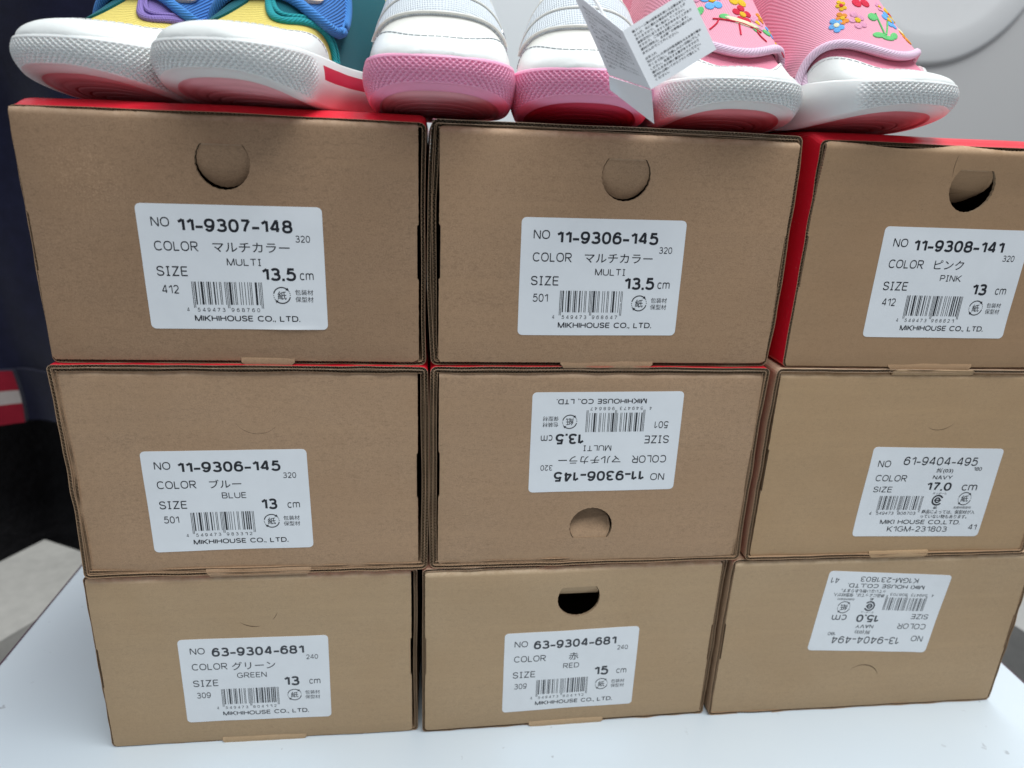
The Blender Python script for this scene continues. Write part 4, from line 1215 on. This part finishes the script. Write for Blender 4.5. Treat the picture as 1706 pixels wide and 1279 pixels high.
# ------------------------------------------------------------------ folded paper tag
M_card = plain('tag_card', (.82, .83, .85), .5, .4, var=.01)
tg = empty('paper_tag', (37, -20, 284.6)); tag(tg, 'folded white paper tag with dense small print hanging in front of the shoes', 'tag')
O = Vector((37, -20, 284.6))
def V3(x, y, z): return Vector((x, y, z)) - O
pg = {
 'r': [V3(25.7, -24, 312.4), V3(37.2, -24, 295.3), V3(61.6, -15, 309.9), V3(49.3, -15, 327.6)],
 'l': [V3(10.0, -12, 325.5), V3(24.6, -14, 299.9), V3(37.0, -24.3, 295.3), V3(25.5, -24.3, 312.4)],
 'f': [V3(24.8, -13.0, 299.6), V3(25.8, -12.0, 295.4), V3(45.4, -4.0, 285.2), V3(37.3, -23.6, 295.0)],
}
# the pages are shown as quads: top-left, bottom-left, bottom-right, top-right
def page(mb, q, th):
    a, b, c, d = q; nn = (b - a).cross(d - a).normalized()
    if nn.y > 0: nn = -nn
    N = 10; F = [[(a.lerp(b, i / N)).lerp(d.lerp(c, i / N), j / N) for j in range(N + 1)] for i in range(N + 1)]
    F = [[p + nn * (.25 * math.sin(PI * i / N) * math.sin(PI * j / N)) for j, p in enumerate(r)] for i, r in enumerate(F)]
    B_ = [[p - nn * th for p in r] for r in F]
    mb.grid(F, 0, True, flip=False); mb.grid(B_, 0, True, flip=True)
    rim = [(0, j) for j in range(N + 1)] + [(i, N) for i in range(1, N + 1)] + [(N, j) for j in range(N - 1, -1, -1)] + [(i, 0) for i in range(N - 1, 0, -1)]
    vs = [F[i][j] for i, j in rim] + [B_[i][j] for i, j in rim]; n = len(rim)
    mb.add(vs, [(k_, (k_ + 1) % n, (k_ + 1) % n + n, k_ + n) for k_ in range(n)])
    return nn
nrm_pg = {}
for key, nm in (('r', 'page'), ('l', 'page'), ('f', 'flap')):
    mb = MB(); nrm_pg[key] = page(mb, pg[key], .25); ob = mb.build(nm, M_card, tg); pg[key + 'o'] = ob
def printed(key, lines, bold):
    a, b, c, d = pg[key]; nn = nrm_pg[key]; mb = MB()
    for (s_, u0, v0, u1, v1) in lines:
        v, f = glyphs(s_, bold)
        pts = []
        for p in v:
            u = u0 + (u1 - u0) * p[0]; w_ = v1 + (v0 - v1) * p[1]
            pts.append((a.lerp(b, w_)).lerp(d.lerp(c, w_), u) + nn * (.25 * math.sin(PI * w_) * math.sin(PI * u) + .05))
        mb.add(pts, f)
    mb.build('small_print', M_ink, pg[key + 'o'])
TXT = ['靴クリーム等の保革油を用いる必要はありま', 'せんが、水に濡れた場合は変形することが', 'ありますので、早く乾かしてください。', '直射日光に当てますと色があせることがあり', 'ますので、ご注意をお願いいたします。', '素材の特性上、ある程度の伸縮は避けられ', 'ませんのでご了承ください。',
       'お手入れ', '汚れがついた時は中性洗剤をぬるま湯で薄め', '軽く水で洗い、風通しのよい日陰に干して', 'ください。色落ちする事がありますので', '濡れたままの物と重ねないでください。', '泥汚れは乾いてからブラシで落として', 'ください。']
lines = []
vv = .07
for i, s_ in enumerate(TXT):
    ln = len(s_) / 20 * .82
    if i == 7: vv += .035
    lines.append((s_, .10, vv, min(.10 + ln, .93), vv + .043)); vv += .060
printed('r', lines, .012)
lines = []; vv = .12
for i in range(13):
    s_ = TXT[(i * 5 + 3) % len(TXT)]
    lines.append((s_, .12, vv, .12 + .76 * min(1, len(s_) / 18), vv + .034)); vv += .060
printed('l', lines, .0)
mb = MB()
mb.tube([V3(14, 8, 336) , V3(17, -4, 328), V3(20, -12, 321), V3(21.5, -17.5, 316.2), V3(22.6, -19.8, 313.2)], .55, 6)
mb.build('string', M_thread_w, tg)
